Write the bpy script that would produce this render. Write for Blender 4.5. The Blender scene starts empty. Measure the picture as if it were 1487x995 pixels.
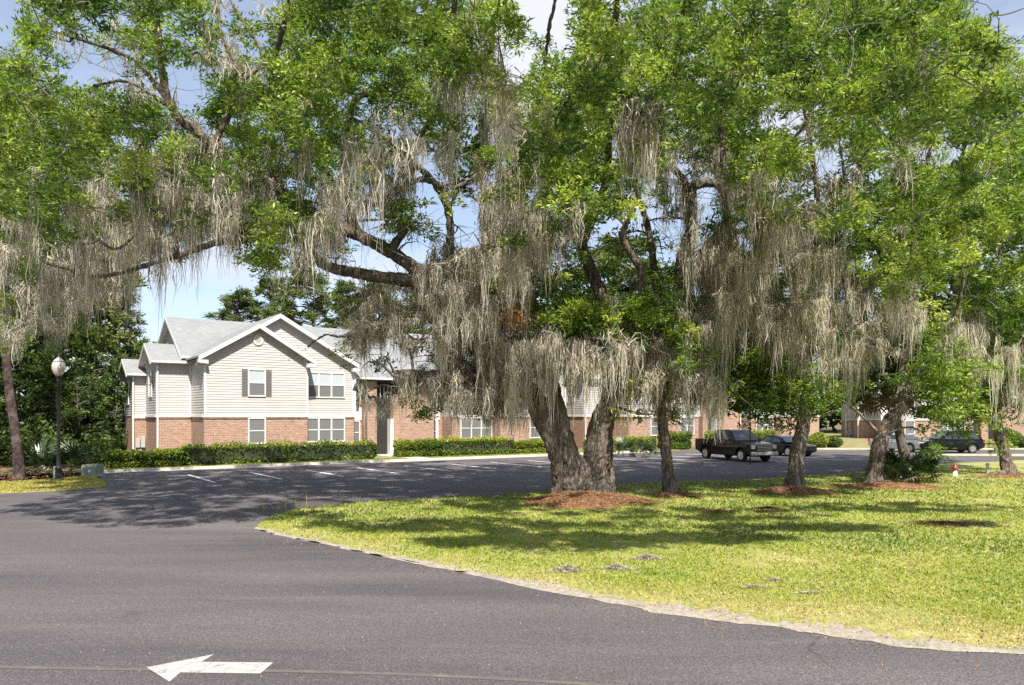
import bpy, bmesh, math, random
import numpy as np
from mathutils import Vector, Matrix
C = bpy.context
SC = C.scene
COL = SC.collection
R = math.radians
rng = np.random.default_rng(7)
random.seed(7)

# ------------------------------------------------------------------ camera, sky, sun, exposure
F, CX, HY, CH = 1100.0, 743.5, 604.0, 2.8          # focal length and horizon in photograph pixels, eye height in metres
cam_d = bpy.data.cameras.new('camera'); cam = bpy.data.objects.new('camera', cam_d); COL.objects.link(cam)
cam.location = (0, 0, CH); cam.rotation_euler = (R(90), 0, 0)
cam_d.sensor_width = 36; cam_d.lens = F/1487*36; cam_d.shift_y = (HY-497.5)/1487
cam_d.clip_end = 3000; SC.camera = cam
SUN_TRAVEL = Vector((-0.19, 0.70, -1.0)).normalized()
sun_d = bpy.data.lights.new('sun', 'SUN'); sun = bpy.data.objects.new('sun', sun_d); COL.objects.link(sun)
sun.rotation_euler = SUN_TRAVEL.to_track_quat('-Z', 'Y').to_euler(); sun.location = (0, -30, 60)
sun_d.energy = 5.0; sun_d.angle = R(0.5); sun_d.color = (1, .94, .84)
SC.view_settings.view_transform = 'Standard'; SC.view_settings.look = 'None'
SC.view_settings.exposure = 0.9; SC.view_settings.gamma = 1
w = bpy.data.worlds.new('World'); SC.world = w; w.use_nodes = True
nt = w.node_tree; nt.nodes.clear()
sky = nt.nodes.new('ShaderNodeTexSky'); sky.sky_type = 'NISHITA'; sky.sun_disc = False
to_sun = -SUN_TRAVEL
sky.sun_elevation = math.asin(to_sun.z); sky.sun_rotation = math.atan2(to_sun.x, to_sun.y)
sky.air_density = 1.0; sky.dust_density = 0.6; sky.ozone_density = 2.0
bg = nt.nodes.new('ShaderNodeBackground'); bg.inputs[1].default_value = .10
out = nt.nodes.new('ShaderNodeOutputWorld')
tc = nt.nodes.new('ShaderNodeTexCoord'); mp = nt.nodes.new('ShaderNodeMapping'); mp.inputs['Scale'].default_value = (1.2, 1.2, 3.2)
mp.inputs['Location'].default_value = (.35, .1, .2)
cn = nt.nodes.new('ShaderNodeTexNoise'); cn.inputs['Scale'].default_value = 2.1; cn.inputs['Detail'].default_value = 7; cn.inputs['Roughness'].default_value = .55
cr = nt.nodes.new('ShaderNodeMapRange'); cr.inputs[1].default_value = .47; cr.inputs[2].default_value = .66; cr.inputs[3].default_value = .30; cr.inputs[4].default_value = .9
mx = nt.nodes.new('ShaderNodeMix'); mx.data_type = 'RGBA'; mx.inputs[7].default_value = (4.9, 5.1, 5.7, 1)
nt.links.new(tc.outputs['Generated'], mp.inputs[0]); nt.links.new(mp.outputs[0], cn.inputs['Vector']); nt.links.new(cn.outputs[0], cr.inputs[0])
# a bright cumulus high over the trees
cdir = Vector(((775-CX)/F, 1, (HY-14)/F)).normalized()
dp = nt.nodes.new('ShaderNodeVectorMath'); dp.operation = 'DOT_PRODUCT'; dp.inputs[1].default_value = cdir; nt.links.new(tc.outputs['Generated'], dp.inputs[0])
c1 = nt.nodes.new('ShaderNodeMapRange'); c1.inputs[1].default_value = math.cos(R(7.5)); c1.inputs[2].default_value = math.cos(R(2)); nt.links.new(dp.outputs['Value'], c1.inputs[0])
c2 = nt.nodes.new('ShaderNodeMath'); c2.operation = 'MULTIPLY_ADD'; c2.inputs[1].default_value = .75; nt.links.new(c1.outputs[0], c2.inputs[0]); nt.links.new(cr.outputs[0], c2.inputs[2]); c2.use_clamp = True
nt.links.new(c2.outputs[0], mx.inputs[0]); nt.links.new(sky.outputs[0], mx.inputs[6]); nt.links.new(mx.outputs[2], bg.inputs[0]); nt.links.new(bg.outputs[0], out.inputs[0])
SC.cycles.max_bounces = 6; SC.cycles.diffuse_bounces = 3; SC.cycles.transmission_bounces = 4; SC.cycles.transparent_max_bounces = 4
SC.cycles.use_denoising = False

# ------------------------------------------------------------------ helpers
def at(px, py, Y):
    return np.array([(px-CX)/F*Y, Y, CH-(py-HY)/F*Y])
def gp(px, py, z=0.0):
    Y = F*(CH-z)/(py-HY); return np.array([(px-CX)/F*Y, Y, z])
UX, UY = math.cos(R(34.74)), math.sin(R(34.74))
def uv(u, v, z=0.0):                                # building axes to world
    return np.array([UX*u-UY*v, UY*u+UX*v, z])

def tag(o, label=None, cat=None, group=None, kind=None):
    if label: o['label'] = label
    if cat: o['category'] = cat
    if group: o['group'] = group
    if kind: o['kind'] = kind
    return o
def link(o, parent=None):
    COL.objects.link(o)
    if parent is not None: o.parent = parent
    return o
def empty(name, loc=(0, 0, 0), rz=0.0, **k):
    o = bpy.data.objects.new(name, None); o.location = tuple(float(c) for c in loc); o.rotation_euler = (0, 0, rz); o.empty_display_size = .3
    link(o); tag(o, **k); return o
def np_mesh(name, V, Fc, mat, parent=None, smooth=False, tint=None, **k):
    """one mesh object from arrays; Fc is (M,3) or (M,4)"""
    V = np.asarray(V, dtype=np.float32); Fc = np.asarray(Fc, dtype=np.int32)
    me = bpy.data.meshes.new(name); n = Fc.shape[1]
    me.vertices.add(len(V)); me.vertices.foreach_set('co', V.ravel())
    me.loops.add(Fc.size); me.loops.foreach_set('vertex_index', Fc.ravel())
    me.polygons.add(len(Fc)); me.polygons.foreach_set('loop_start', np.arange(0, Fc.size, n, dtype=np.int32))
    try: me.polygons.foreach_set('loop_total', np.full(len(Fc), n, dtype=np.int32))
    except Exception: pass
    if tint is not None:
        a = me.attributes.new('tint', 'FLOAT', 'POINT'); a.data.foreach_set('value', np.asarray(tint, dtype=np.float32))
    if smooth: me.polygons.foreach_set('use_smooth', np.ones(len(Fc), dtype=bool))
    me.update(calc_edges=True); me.materials.append(mat)
    o = bpy.data.objects.new(name, me); link(o, parent); tag(o, **k); return o
def copy_tree(o, parent=None):
    c = o.copy(); COL.objects.link(c); c.parent = parent
    for ch in o.children: copy_tree(ch, c)
    return c

class MB:
    def __init__(s): s.v = []; s.f = []
    def add(s, vs, fs):
        b = len(s.v); s.v += [tuple(float(c) for c in p) for p in vs]; s.f += [tuple(i+b for i in f) for f in fs]; return s
    def box(s, a, b):
        x0, y0, z0 = a; x1, y1, z1 = b
        if x0 > x1: x0, x1 = x1, x0
        if y0 > y1: y0, y1 = y1, y0
        if z0 > z1: z0, z1 = z1, z0
        return s.add([(x0,y0,z0),(x1,y0,z0),(x1,y1,z0),(x0,y1,z0),(x0,y0,z1),(x1,y0,z1),(x1,y1,z1),(x0,y1,z1)],
                     [(0,3,2,1),(4,5,6,7),(0,1,5,4),(1,2,6,5),(2,3,7,6),(3,0,4,7)])
    def prism(s, poly, d):                          # poly list of 3D points, extruded by vector d
        n = len(poly); d = Vector(d); top = [tuple(Vector(p)+d) for p in poly]
        return s.add(list(poly)+top, [tuple(range(n))[::-1], tuple(range(n, 2*n))]+[(i, (i+1) % n, (i+1) % n+n, i+n) for i in range(n)])
    def lathe(s, prof, c=(0,0,0), n=16, axis='z'):
        vs = []; fs = []
        for r, z in prof:
            for k in range(n):
                a = 2*math.pi*k/n; p = (r*math.cos(a), r*math.sin(a), z)
                if axis == 'y': p = (p[0], p[2], p[1])
                if axis == 'x': p = (p[2], p[0], p[1])
                vs.append((p[0]+c[0], p[1]+c[1], p[2]+c[2]))
        for i in range(len(prof)-1):
            for k in range(n): fs.append((i*n+k, i*n+(k+1) % n, (i+1)*n+(k+1) % n, (i+1)*n+k))
        fs.append(tuple(range(n))[::-1]); fs.append(tuple(range((len(prof)-1)*n, len(prof)*n)))
        return s.add(vs, fs)
    def build(s, name, mat, parent=None, bevel=0, smooth=False, fix=True, **k):
        me = bpy.data.meshes.new(name); me.from_pydata(s.v, [], s.f)
        if fix:
            bm = bmesh.new(); bm.from_mesh(me); bmesh.ops.recalc_face_normals(bm, faces=bm.faces)
            if bevel: bmesh.ops.bevel(bm, geom=bm.edges[:], offset=bevel, segments=1, affect='EDGES', clamp_overlap=True)
            bm.to_mesh(me); bm.free()
        if smooth: me.polygons.foreach_set('use_smooth', [True]*len(me.polygons))
        me.materials.append(mat); o = bpy.data.objects.new(name, me); link(o, parent); tag(o, **k); return o

# ------------------------------------------------------------------ materials
def mat(name):
    m = bpy.data.materials.new(name); m.use_nodes = True
    n = m.node_tree; p = n.nodes['Principled BSDF']; return m, n, p
def N(n, t, **k):
    x = n.nodes.new(t)
    for a, b in k.items():
        if a.startswith('i_'):
            key = a[2:]; key = int(key) if key.isdigit() else key.replace('_', ' ')
            x.inputs[key].default_value = b
        else: setattr(x, a, b)
    return x
def L(n, a, b): n.links.new(a, b)
def rgb(*c): return (*c, 1)
def ramp(n, fac, stops):
    r = n.nodes.new('ShaderNodeValToRGB'); e = r.color_ramp.elements
    e[0].position = stops[0][0]; e[0].color = stops[0][1]; e[1].position = stops[-1][0]; e[1].color = stops[-1][1]
    for p, c in stops[1:-1]: q = e.new(p); q.color = c
    L(n, fac, r.inputs[0]); return r.outputs[0]
def noise(n, scale, detail=4, rough=.55, vec=None, sc=None):
    t = N(n, 'ShaderNodeTexNoise'); t.inputs['Scale'].default_value = scale; t.inputs['Detail'].default_value = detail; t.inputs['Roughness'].default_value = rough
    if vec is None: vec = N(n, 'ShaderNodeTexCoord').outputs['Object']
    if sc is not None:
        m = N(n, 'ShaderNodeMapping'); m.inputs['Scale'].default_value = sc; L(n, vec, m.inputs[0]); vec = m.outputs[0]
    L(n, vec, t.inputs['Vector']); return t.outputs[0]
def mixc(n, f, a, b, mode='MIX'):
    m = N(n, 'ShaderNodeMix', data_type='RGBA', blend_type=mode)
    for s, i in ((f, 0), (a, 6), (b, 7)):
        if hasattr(s, 'is_output'): L(n, s, m.inputs[i])
        else: m.inputs[i].default_value = s
    return m.outputs[2]
def bump(n, p, h, strength=.5, dist=.02):
    b = N(n, 'ShaderNodeBump'); b.inputs['Strength'].default_value = strength; b.inputs['Distance'].default_value = dist
    L(n, h, b.inputs['Height']); L(n, b.outputs[0], p.inputs['Normal'])
def simple(name, col, rough=.6, metal=0.0, var=.12, scale=6.0, **k):
    m, n, p = mat(name)
    f = noise(n, scale); lo = tuple(c*(1-var) for c in col); hi = tuple(min(1, c*(1+var)) for c in col)
    L(n, ramp(n, f, [(.3, rgb(*lo)), (.7, rgb(*hi))]), p.inputs['Base Color'])
    p.inputs['Roughness'].default_value = rough; p.inputs['Metallic'].default_value = metal
    for a, b in k.items(): p.inputs[a.replace('_', ' ')].default_value = b
    return m
def leafmat(name, stops, trans=.35, rough=.45, spec=.35):
    """leaf colours by each leaf's own tint; thin translucent blades"""
    m, n, p = mat(name)
    a = N(n, 'ShaderNodeAttribute', attribute_name='tint')
    col = ramp(n, a.outputs['Fac'], stops)
    L(n, col, p.inputs['Base Color']); p.inputs['Roughness'].default_value = rough
    p.inputs['Specular IOR Level'].default_value = spec
    t = N(n, 'ShaderNodeBsdfTranslucent'); L(n, mixc(n, 1.0, col, rgb(1.25, 1.3, .6), 'MULTIPLY'), t.inputs[0])
    ms = N(n, 'ShaderNodeMixShader'); ms.inputs[0].default_value = trans
    o = n.nodes['Material Output']; L(n, p.outputs[0], ms.inputs[1]); L(n, t.outputs[0], ms.inputs[2]); L(n, ms.outputs[0], o.inputs[0])
    return m
M = {}
M['oak_leaf'] = leafmat('oak_leaf', [(0, rgb(.030, .065, .014)), (.3, rgb(.075, .145, .024)), (.6, rgb(.19, .285, .042)), (.85, rgb(.34, .42, .075)), (1, rgb(.48, .54, .13))], .38)
M['pine_leaf'] = leafmat('pine_leaf', [(0, rgb(.04, .065, .02)), (.5, rgb(.11, .15, .04)), (1, rgb(.24, .26, .07))], .25)
M['wood_leaf'] = leafmat('wood_leaf', [(0, rgb(.022, .042, .012)), (.5, rgb(.065, .11, .028)), (1, rgb(.20, .25, .05))], .3)
M['hedge_leaf'] = leafmat('hedge_leaf', [(0, rgb(.045, .085, .02)), (.5, rgb(.12, .20, .035)), (1, rgb(.36, .38, .06))], .3)
M['palm_leaf'] = leafmat('palm_leaf', [(0, rgb(.03, .05, .025)), (.6, rgb(.07, .11, .04)), (1, rgb(.3, .27, .13))], .2, .35, .5)
M['dead_frond'] = leafmat('dead_frond', [(0, rgb(.10, .075, .05)), (1, rgb(.26, .20, .13))], .1)
M['dry_leaf'] = leafmat('dry_leaf', [(0, rgb(.25, .13, .05)), (1, rgb(.5, .2, .08))], .2)
M['moss'] = leafmat('moss', [(0, rgb(.11, .095, .08)), (.35, rgb(.34, .30, .255)), (.65, rgb(.60, .545, .47)), (1, rgb(.76, .71, .64))], .28, .9, .05)
M['grass'] = leafmat('grass', [(0, rgb(.07, .12, .012)), (.45, rgb(.22, .29, .025)), (.75, rgb(.38, .37, .06)), (1, rgb(.50, .40, .19))], .3)
M['straw'] = leafmat('straw', [(0, rgb(.10, .055, .03)), (.5, rgb(.27, .15, .08)), (1, rgb(.44, .29, .17))], .1, .8, .1)

def bark_mat(name, dark, mid, light, sc=(5, 5, 1.2)):
    m, n, p = mat(name)
    f = noise(n, 2.2, 8, .65, sc=sc); g = noise(n, 9, 6, .7, sc=(3, 3, .8)); l = noise(n, 1.3, 5, .6)
    c = ramp(n, f, [(.3, rgb(*dark)), (.5, rgb(*mid)), (.72, rgb(*light))])
    c2 = mixc(n, ramp(n, l, [(.5, rgb(0, 0, 0)), (.68, rgb(.6, .6, .6))]), c, rgb(.34, .33, .27))
    L(n, c2, p.inputs['Base Color']); p.inputs['Roughness'].default_value = .9; p.inputs['Specular IOR Level'].default_value = .12
    ad = N(n, 'ShaderNodeMath', operation='ADD'); L(n, f, ad.inputs[0]); L(n, g, ad.inputs[1]); bump(n, p, ad.outputs[0], 1.0, .14)
    return m
M['oak_bark'] = bark_mat('oak_bark', (.035, .028, .023), (.21, .165, .135), (.50, .41, .34))
M['twig'] = bark_mat('twig', (.13, .105, .09), (.33, .285, .25), (.60, .55, .50))
M['pine_bark'] = bark_mat('pine_bark', (.035, .024, .024), (.095, .062, .058), (.19, .13, .115), (4, 4, 1.6))

# brick, siding, shingle
def brick_mat():
    m, n, p = mat('brick')
    tc = N(n, 'ShaderNodeTexCoord'); sp = N(n, 'ShaderNodeSeparateXYZ'); L(n, tc.outputs['Object'], sp.inputs[0])
    ad = N(n, 'ShaderNodeMath', operation='ADD'); L(n, sp.outputs[0], ad.inputs[0]); L(n, sp.outputs[1], ad.inputs[1])
    cb = N(n, 'ShaderNodeCombineXYZ'); L(n, ad.outputs[0], cb.inputs[0]); L(n, sp.outputs[2], cb.inputs[1])
    b = N(n, 'ShaderNodeTexBrick'); b.inputs['Scale'].default_value = 1.0; b.inputs['Brick Width'].default_value = .30; b.inputs['Row Height'].default_value = .105
    b.inputs['Mortar Size'].default_value = .012; b.inputs['Bias'].default_value = -.1
    b.inputs['Color1'].default_value = rgb(.37, .20, .135); b.inputs['Color2'].default_value = rgb(.21, .105, .075); b.inputs['Mortar'].default_value = rgb(.50, .41, .34)
    L(n, cb.outputs[0], b.inputs['Vector'])
    f = noise(n, 2.0, 6, .6, vec=cb.outputs[0], sc=(1.5, 4, 1)); g = noise(n, 9, 4, .7, vec=cb.outputs[0], sc=(.5, 1.4, 1))
    c = mixc(n, ramp(n, g, [(.45, rgb(0, 0, 0)), (.62, rgb(.85, .85, .85))]), b.outputs['Color'], rgb(.45, .32, .24))
    c = mixc(n, 1.0, c, ramp(n, f, [(.3, rgb(.72, .72, .72)), (.7, rgb(1.15, 1.12, 1.1))]), 'MULTIPLY')
    L(n, c, p.inputs['Base Color']); p.inputs['Roughness'].default_value = .85
    bump(n, p, b.outputs['Fac'], -.5, .01); return m
M['brick'] = brick_mat()
M['siding'] = simple('siding', (.50, .475, .455), .5, var=.05, scale=1.2)
M['white'] = simple('white_trim', (.70, .69, .66), .45, var=.04, scale=2)
M['soffit'] = simple('soffit', (.66, .63, .57), .6, var=.05)
M['shutter'] = simple('shutter', (.16, .145, .14), .6)
M['blind'] = simple('window_blind', (.58, .62, .66), .25, var=.08, scale=3)
def pane_mat(nm, a, b):
    m, n, p = mat(nm)
    wv = N(n, 'ShaderNodeTexWave', wave_type='BANDS', bands_direction='Z'); wv.inputs['Scale'].default_value = 6; wv.inputs['Distortion'].default_value = .4
    L(n, N(n, 'ShaderNodeTexCoord').outputs['Object'], wv.inputs[0])
    L(n, ramp(n, wv.outputs[0], [(.2, rgb(*a)), (.8, rgb(*b))]), p.inputs['Base Color']); p.inputs['Roughness'].default_value = .08
    p.inputs['Specular IOR Level'].default_value = .7
    return m
M['pane_dark'] = pane_mat('glass_over_blind', (.12, .125, .13), (.22, .22, .22))
M['pane_light'] = pane_mat('glass_sky_reflection_and_blind', (.40, .45, .48), (.52, .57, .6))  # pale blue sky reflection painted in, together with the blind colour
def shingle_mat():
    m, n, p = mat('shingle')
    tc = N(n, 'ShaderNodeTexCoord'); f = noise(n, 14, 6, .75, vec=tc.outputs['Object']); g = noise(n, .6, 4, .6, vec=tc.outputs['Object'])
    sp = N(n, 'ShaderNodeSeparateXYZ'); L(n, tc.outputs['Object'], sp.inputs[0])
    cb = N(n, 'ShaderNodeCombineXYZ'); ad = N(n, 'ShaderNodeMath', operation='ADD'); L(n, sp.outputs[0], ad.inputs[0]); L(n, sp.outputs[1], ad.inputs[1])
    L(n, ad.outputs[0], cb.inputs[0]); L(n, sp.outputs[2], cb.inputs[1])
    b = N(n, 'ShaderNodeTexBrick'); b.inputs['Scale'].default_value = 1; b.inputs['Brick Width'].default_value = .32; b.inputs['Row Height'].default_value = .085
    b.inputs['Mortar Size'].default_value = .006; b.inputs['Color1'].default_value = rgb(.21, .215, .22); b.inputs['Color2'].default_value = rgb(.30, .305, .31); b.inputs['Mortar'].default_value = rgb(.16, .16, .17)
    L(n, cb.outputs[0], b.inputs['Vector'])
    c = mixc(n, .5, b.outputs['Color'], ramp(n, f, [(.3, rgb(.10, .105, .11)), (.7, rgb(.34, .35, .36))]))
    c = mixc(n, 1.0, c, ramp(n, g, [(.3, rgb(.85, .85, .85)), (.7, rgb(1.05, 1.05, 1.05))]), 'MULTIPLY')
    L(n, c, p.inputs['Base Color']); p.inputs['Roughness'].default_value = .9; bump(n, p, f, .4, .02); return m
M['shingle'] = shingle_mat()
M['dark'] = simple('dark_parts_and_shade', (.02, .018, .016), .8)  # near-black for dark car parts, and for stairwell shade given as colour
M['concrete'] = simple('concrete', (.50, .465, .41), .85, var=.15, scale=2)
M['black_metal'] = simple('black_metal', (.012, .012, .014), .4)
M['metal_box'] = simple('utility_green', (.21, .24, .18), .6, var=.15, scale=3)
M['grey_metal'] = simple('grey_metal', (.42, .42, .40), .45, var=.1)
M['red_paint'] = simple('red_paint', (.26, .03, .02), .4)

def worn(name, col, under, lo, hi, sc):
    m, n, p = mat(name); f = noise(n, sc, 8, .75); L(n, ramp(n, f, [(lo, rgb(*under)), (hi, rgb(*col))]), p.inputs['Base Color']); p.inputs['Roughness'].default_value = .85; return m
M['stripe'] = worn('worn_stripe_paint', (.80, .78, .76), (.25, .24, .24), .28, .42, 5)
M['paint'] = worn('road_paint', (.37, .35, .345), (.19, .18, .175), .36, .47, 9)
M['yellow'] = worn('worn_yellow_paint', (.19, .15, .09), (.10, .09, .085), .50, .74, 3)

def asphalt_mat():
    m, n, p = mat('asphalt'); v = N(n, 'ShaderNodeTexCoord').outputs['Object']
    fine = noise(n, 38, 3, .85, vec=v); fine2 = noise(n, 11, 5, .8, vec=v); big = noise(n, .22, 5, .6, vec=v, sc=(.35, 1.6, 1)); streak = noise(n, .9, 6, .7, vec=v, sc=(.12, 1.5, 1))
    base = ramp(n, fine, [(.28, rgb(.024, .023, .026)), (.5, rgb(.078, .073, .079)), (.70, rgb(.18, .168, .172))])
    b2 = mixc(n, 1.0, base, ramp(n, fine2, [(.3, rgb(.78, .78, .79)), (.7, rgb(1.25, 1.22, 1.2))]), 'MULTIPLY')
    b3 = mixc(n, 1.0, b2, ramp(n, big, [(.32, rgb(.62, .62, .65)), (.5, rgb(1, .97, .96)), (.68, rgb(1.42, 1.33, 1.25))]), 'MULTIPLY')
    b4 = mixc(n, ramp(n, streak, [(.56, rgb(0, 0, 0)), (.74, rgb(.30, .30, .30))]), b3, rgb(.20, .185, .175))
    vo = N(n, 'ShaderNodeTexVoronoi'); vo.inputs['Scale'].default_value = 5.5; L(n, v, vo.inputs['Vector'])
    b5 = mixc(n, ramp(n, vo.outputs['Distance'], [(.035, rgb(.8, .8, .8)), (.07, rgb(0, 0, 0))]), b4, rgb(.30, .26, .22))
    wv = N(n, 'ShaderNodeMix', data_type='RGBA', blend_type='LINEAR_LIGHT'); wv.inputs[0].default_value = .25; L(n, v, wv.inputs[6]); nz = N(n, 'ShaderNodeTexNoise'); nz.inputs['Scale'].default_value = 1.4; nz.inputs['Detail'].default_value = 5; L(n, v, nz.inputs['Vector']); L(n, nz.outputs['Color'], wv.inputs[7])
    vc = N(n, 'ShaderNodeTexVoronoi', feature='DISTANCE_TO_EDGE'); vc.inputs['Scale'].default_value = .22; L(n, wv.outputs[2], vc.inputs['Vector'])
    cm = mixc(n, 1.0, ramp(n, vc.outputs['Distance'], [(.0025, rgb(1, 1, 1)), (.006, rgb(0, 0, 0))]), ramp(n, noise(n, .35, 3, .6, vec=v), [(.54, rgb(0, 0, 0)), (.64, rgb(.55, .55, .55))]), 'MULTIPLY')
    b5 = mixc(n, cm, b5, rgb(.02, .018, .018))
    oil = ramp(n, noise(n, .8, 4, .5, vec=v), [(.66, rgb(0, 0, 0)), (.76, rgb(.45, .45, .45))]); b5 = mixc(n, oil, b5, rgb(.035, .033, .034))
    L(n, b5, p.inputs['Base Color']); p.inputs['Roughness'].default_value = .88; bump(n, p, fine, .9, .012); return m
M['asphalt'] = asphalt_mat()
def soil_mat(name, a, b, c, sc=.5, fine=9):
    m, n, p = mat(name); v = N(n, 'ShaderNodeTexCoord').outputs['Object']
    f = noise(n, sc, 7, .62, vec=v); g = noise(n, fine, 6, .75, vec=v)
    x = ramp(n, f, [(.32, rgb(*a)), (.5, rgb(*b)), (.68, rgb(*c))]); y = mixc(n, 1.0, x, ramp(n, g, [(.3, rgb(.6, .6, .55)), (.7, rgb(1.3, 1.3, 1.25))]), 'MULTIPLY')
    L(n, y, p.inputs['Base Color']); p.inputs['Roughness'].default_value = .95; bump(n, p, g, .8, .03); return m
M['lawn'] = soil_mat('lawn_soil', (.17, .22, .04), (.26, .27, .07), (.38, .33, .15))
M['verge'] = soil_mat('verge_grass', (.20, .17, .06), (.30, .24, .10), (.34, .25, .12), 1.2)
M['bedlawn'] = soil_mat('bed_grass', (.14, .15, .05), (.22, .20, .08), (.30, .24, .12), 1.0)
M['ground'] = soil_mat('woodland_ground', (.09, .07, .035), (.13, .12, .05), (.16, .10, .055), .3)
M['sand'] = soil_mat('sand', (.27, .235, .20), (.34, .295, .25), (.25, .23, .16), 1.5, 14)
M['mulch'] = soil_mat('pine_straw_mulch', (.18, .085, .042), (.28, .14, .072), (.36, .20, .11), 2.0, 12)

# ------------------------------------------------------------------ ground, asphalt, lawn
def sheet(name, pts, z, m, **k):
    bm = bmesh.new(); vs = [bm.verts.new((float(p[0]), float(p[1]), z)) for p in pts]; f = bm.faces.new(vs)
    if f.normal.z < 0: f.normal_flip()
    me = bpy.data.meshes.new(name); bmesh.ops.triangulate(bm, faces=bm.faces); bmesh.ops.recalc_face_normals(bm, faces=bm.faces)
    for f in bm.faces:
        f.normal_update()
        if f.normal.z < 0: f.normal_flip()
    bm.to_mesh(me); bm.free(); me.materials.append(m); o = bpy.data.objects.new(name, me); link(o); tag(o, **k); return o
S = dict(kind='structure')
sheet('ground', [(-900, -400), (900, -400), (900, 1500), (-900, 1500)], -.004, M['ground'], **S)
KV = 42.2
k0 = uv(4.4, KV); k1 = uv(44.0, KV)
asph = [(-90, -14), (110, -14), (110, 62.8), tuple(k1[:2]+np.array([1.5, 0]))] + [tuple(k1[:2]), tuple(k0[:2])]
asph += [tuple(gp(x, y)[:2]) for x, y in [(150, 698), (157, 705), (143, 708.5), (93, 713), (40, 716), (0, 717.5)]] + [(-90, 27.0)]
sheet('asphalt', asph, .004, M['asphalt'], **S)
# left verge: dry grass strip with pine straw behind
sheet('verge', [gp(x, y) for x, y in [(150, 698), (157, 705), (143, 708.5), (93, 713), (40, 716), (0, 717.5)]] + [(-60, 27.2), (-60, 34)] + [gp(x, y) for x, y in [(20, 699), (85, 695), (137, 692)]], .012, M['verge'], **S)
def curve_pts(pts, n=10):                           # Catmull-Rom through ground points
    P = [np.array(p, float) for p in pts]; P = [2*P[0]-P[1]]+P+[2*P[-1]-P[-2]]; o = []
    for i in range(1, len(P)-2):
        for j in range(n):
            t = j/n; a, b, c, d = P[i-1], P[i], P[i+1], P[i+2]
            o.append(.5*((2*b)+(-a+c)*t+(2*a-5*b+4*c-d)*t*t+(-a+3*b-3*c+d)*t**3))
    o.append(P[-2]); return o
near = curve_pts([gp(x, y)[:2] for x, y in [(371, 768), (410, 779), (459, 788), (530, 803), (605, 818), (700, 837), (859, 869), (965, 888), (1123, 909), (1229, 923), (1487, 949)]]+[np.array((14.5, 8.1)), np.array((30, 7.6))])
far = curve_pts([gp(x, y)[:2] for x, y in [(371, 768), (385, 757), (418, 744), (479, 735), (600, 727), (750, 718.5), (888, 706), (955, 701), (1090, 697), (1166, 692), (1256, 685), (1345, 675), (1463, 671), (1520, 669)]]+[np.array((60, 46)), ])
lawn_poly = [tuple(p) for p in near]+[(80, 9), (80, 50)]+[tuple(p) for p in far[::-1]][:-1]
jit = np.random.default_rng(3)
lawn_poly = [(x+jit.normal()*.035, y+jit.normal()*.035) for x, y in lawn_poly]
LP = np.array(lawn_poly)
def inside(poly, X, Y):
    c = np.zeros(len(X), bool); n = len(poly); j = n-1
    for i in range(n):
        xi, yi = poly[i]; xj, yj = poly[j]
        t = ((yi > Y) != (yj > Y)) & (X < (xj-xi)*(Y-yi)/(yj-yi+1e-12)+xi); c ^= t; j = i
    return c
sheet('lawn', lawn_poly, .03, M['lawn'], **S)
# sandy wear strip where lawn meets road: jagged sheet between lawn and asphalt
SV, SF = [], []
for i, p in enumerate(near):
    d = near[min(i+1, len(near)-1)]-near[max(i-1, 0)]; nrm = np.array([d[1], -d[0]])/np.linalg.norm(d)     # toward the road
    wdt = (.015+.17*min(1, max(0, i-25)/40))*(1+.5*math.sin(i*.37)+.35*math.sin(i*.91+1))
    oq = p+nrm*(wdt*.5+abs(jit.normal())*.03); iq = p-nrm*(wdt*.8+abs(jit.normal())*.14)
    SV += [(*oq, .010), (*p, .036), (*iq, .033)]
    if i: k = 3*i; SF += [(k-3, k, k+1, k-2), (k-2, k+1, k+2, k-1)]
np_mesh('sand_edge', SV, [f if True else f for f in SF], M['sand'], **S)

# kerb and gutter along the parking bays, with a gap line to the verge
def strip(name, u0, u1, v0, v1, z0, z1, m, **k):
    b = MB(); p = [uv(u0, v0, z0), uv(u1, v0, z0), uv(u1, v1, z0), uv(u0, v1, z0)]; b.prism([tuple(q) for q in p], (0, 0, z1-z0)); return b.build(name, m, **k)
strip('kerb', 4.4, 44, KV, KV+.18, -.05, .13, M['concrete'], **S)
strip('gutter', 4.6, 44, KV-.42, KV-.002, -.05, .012, M['concrete'], **S)
strip('bed_lawn', 4.4, 46, KV+.185, 47.4, -.05, .07, M['bedlawn'], **S)
strip('footpath', 22.1, 23.5, KV+.19, 49.2, .0, .10, M['concrete'], **S)
b = MB(); b.box((17, 62.8, -.05), (110, 63.0, .13)); b.build('kerb', M['concrete'], **S)
sheet('back_lawn', [(18, 63.0), (110, 63.0), (110, 120), (46, 120), (19, 64)], .06, M['bedlawn'], **S)
isl = [gp(x, y)[:2] for x, y in [(1338, 662), (1487, 664), (1560, 664.5), (1560, 660), (1487, 659.5), (1345, 659)]]
sheet('grass_island', isl, .02, M['bedlawn'], **S)
b = MB(); a0 = gp(1338, 662); a1 = gp(1560, 664.5); b.box((a0[0], a0[1]-.15, 0), (a1[0], a0[1], .12)); b.build('kerb', M['concrete'], **S)
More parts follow.
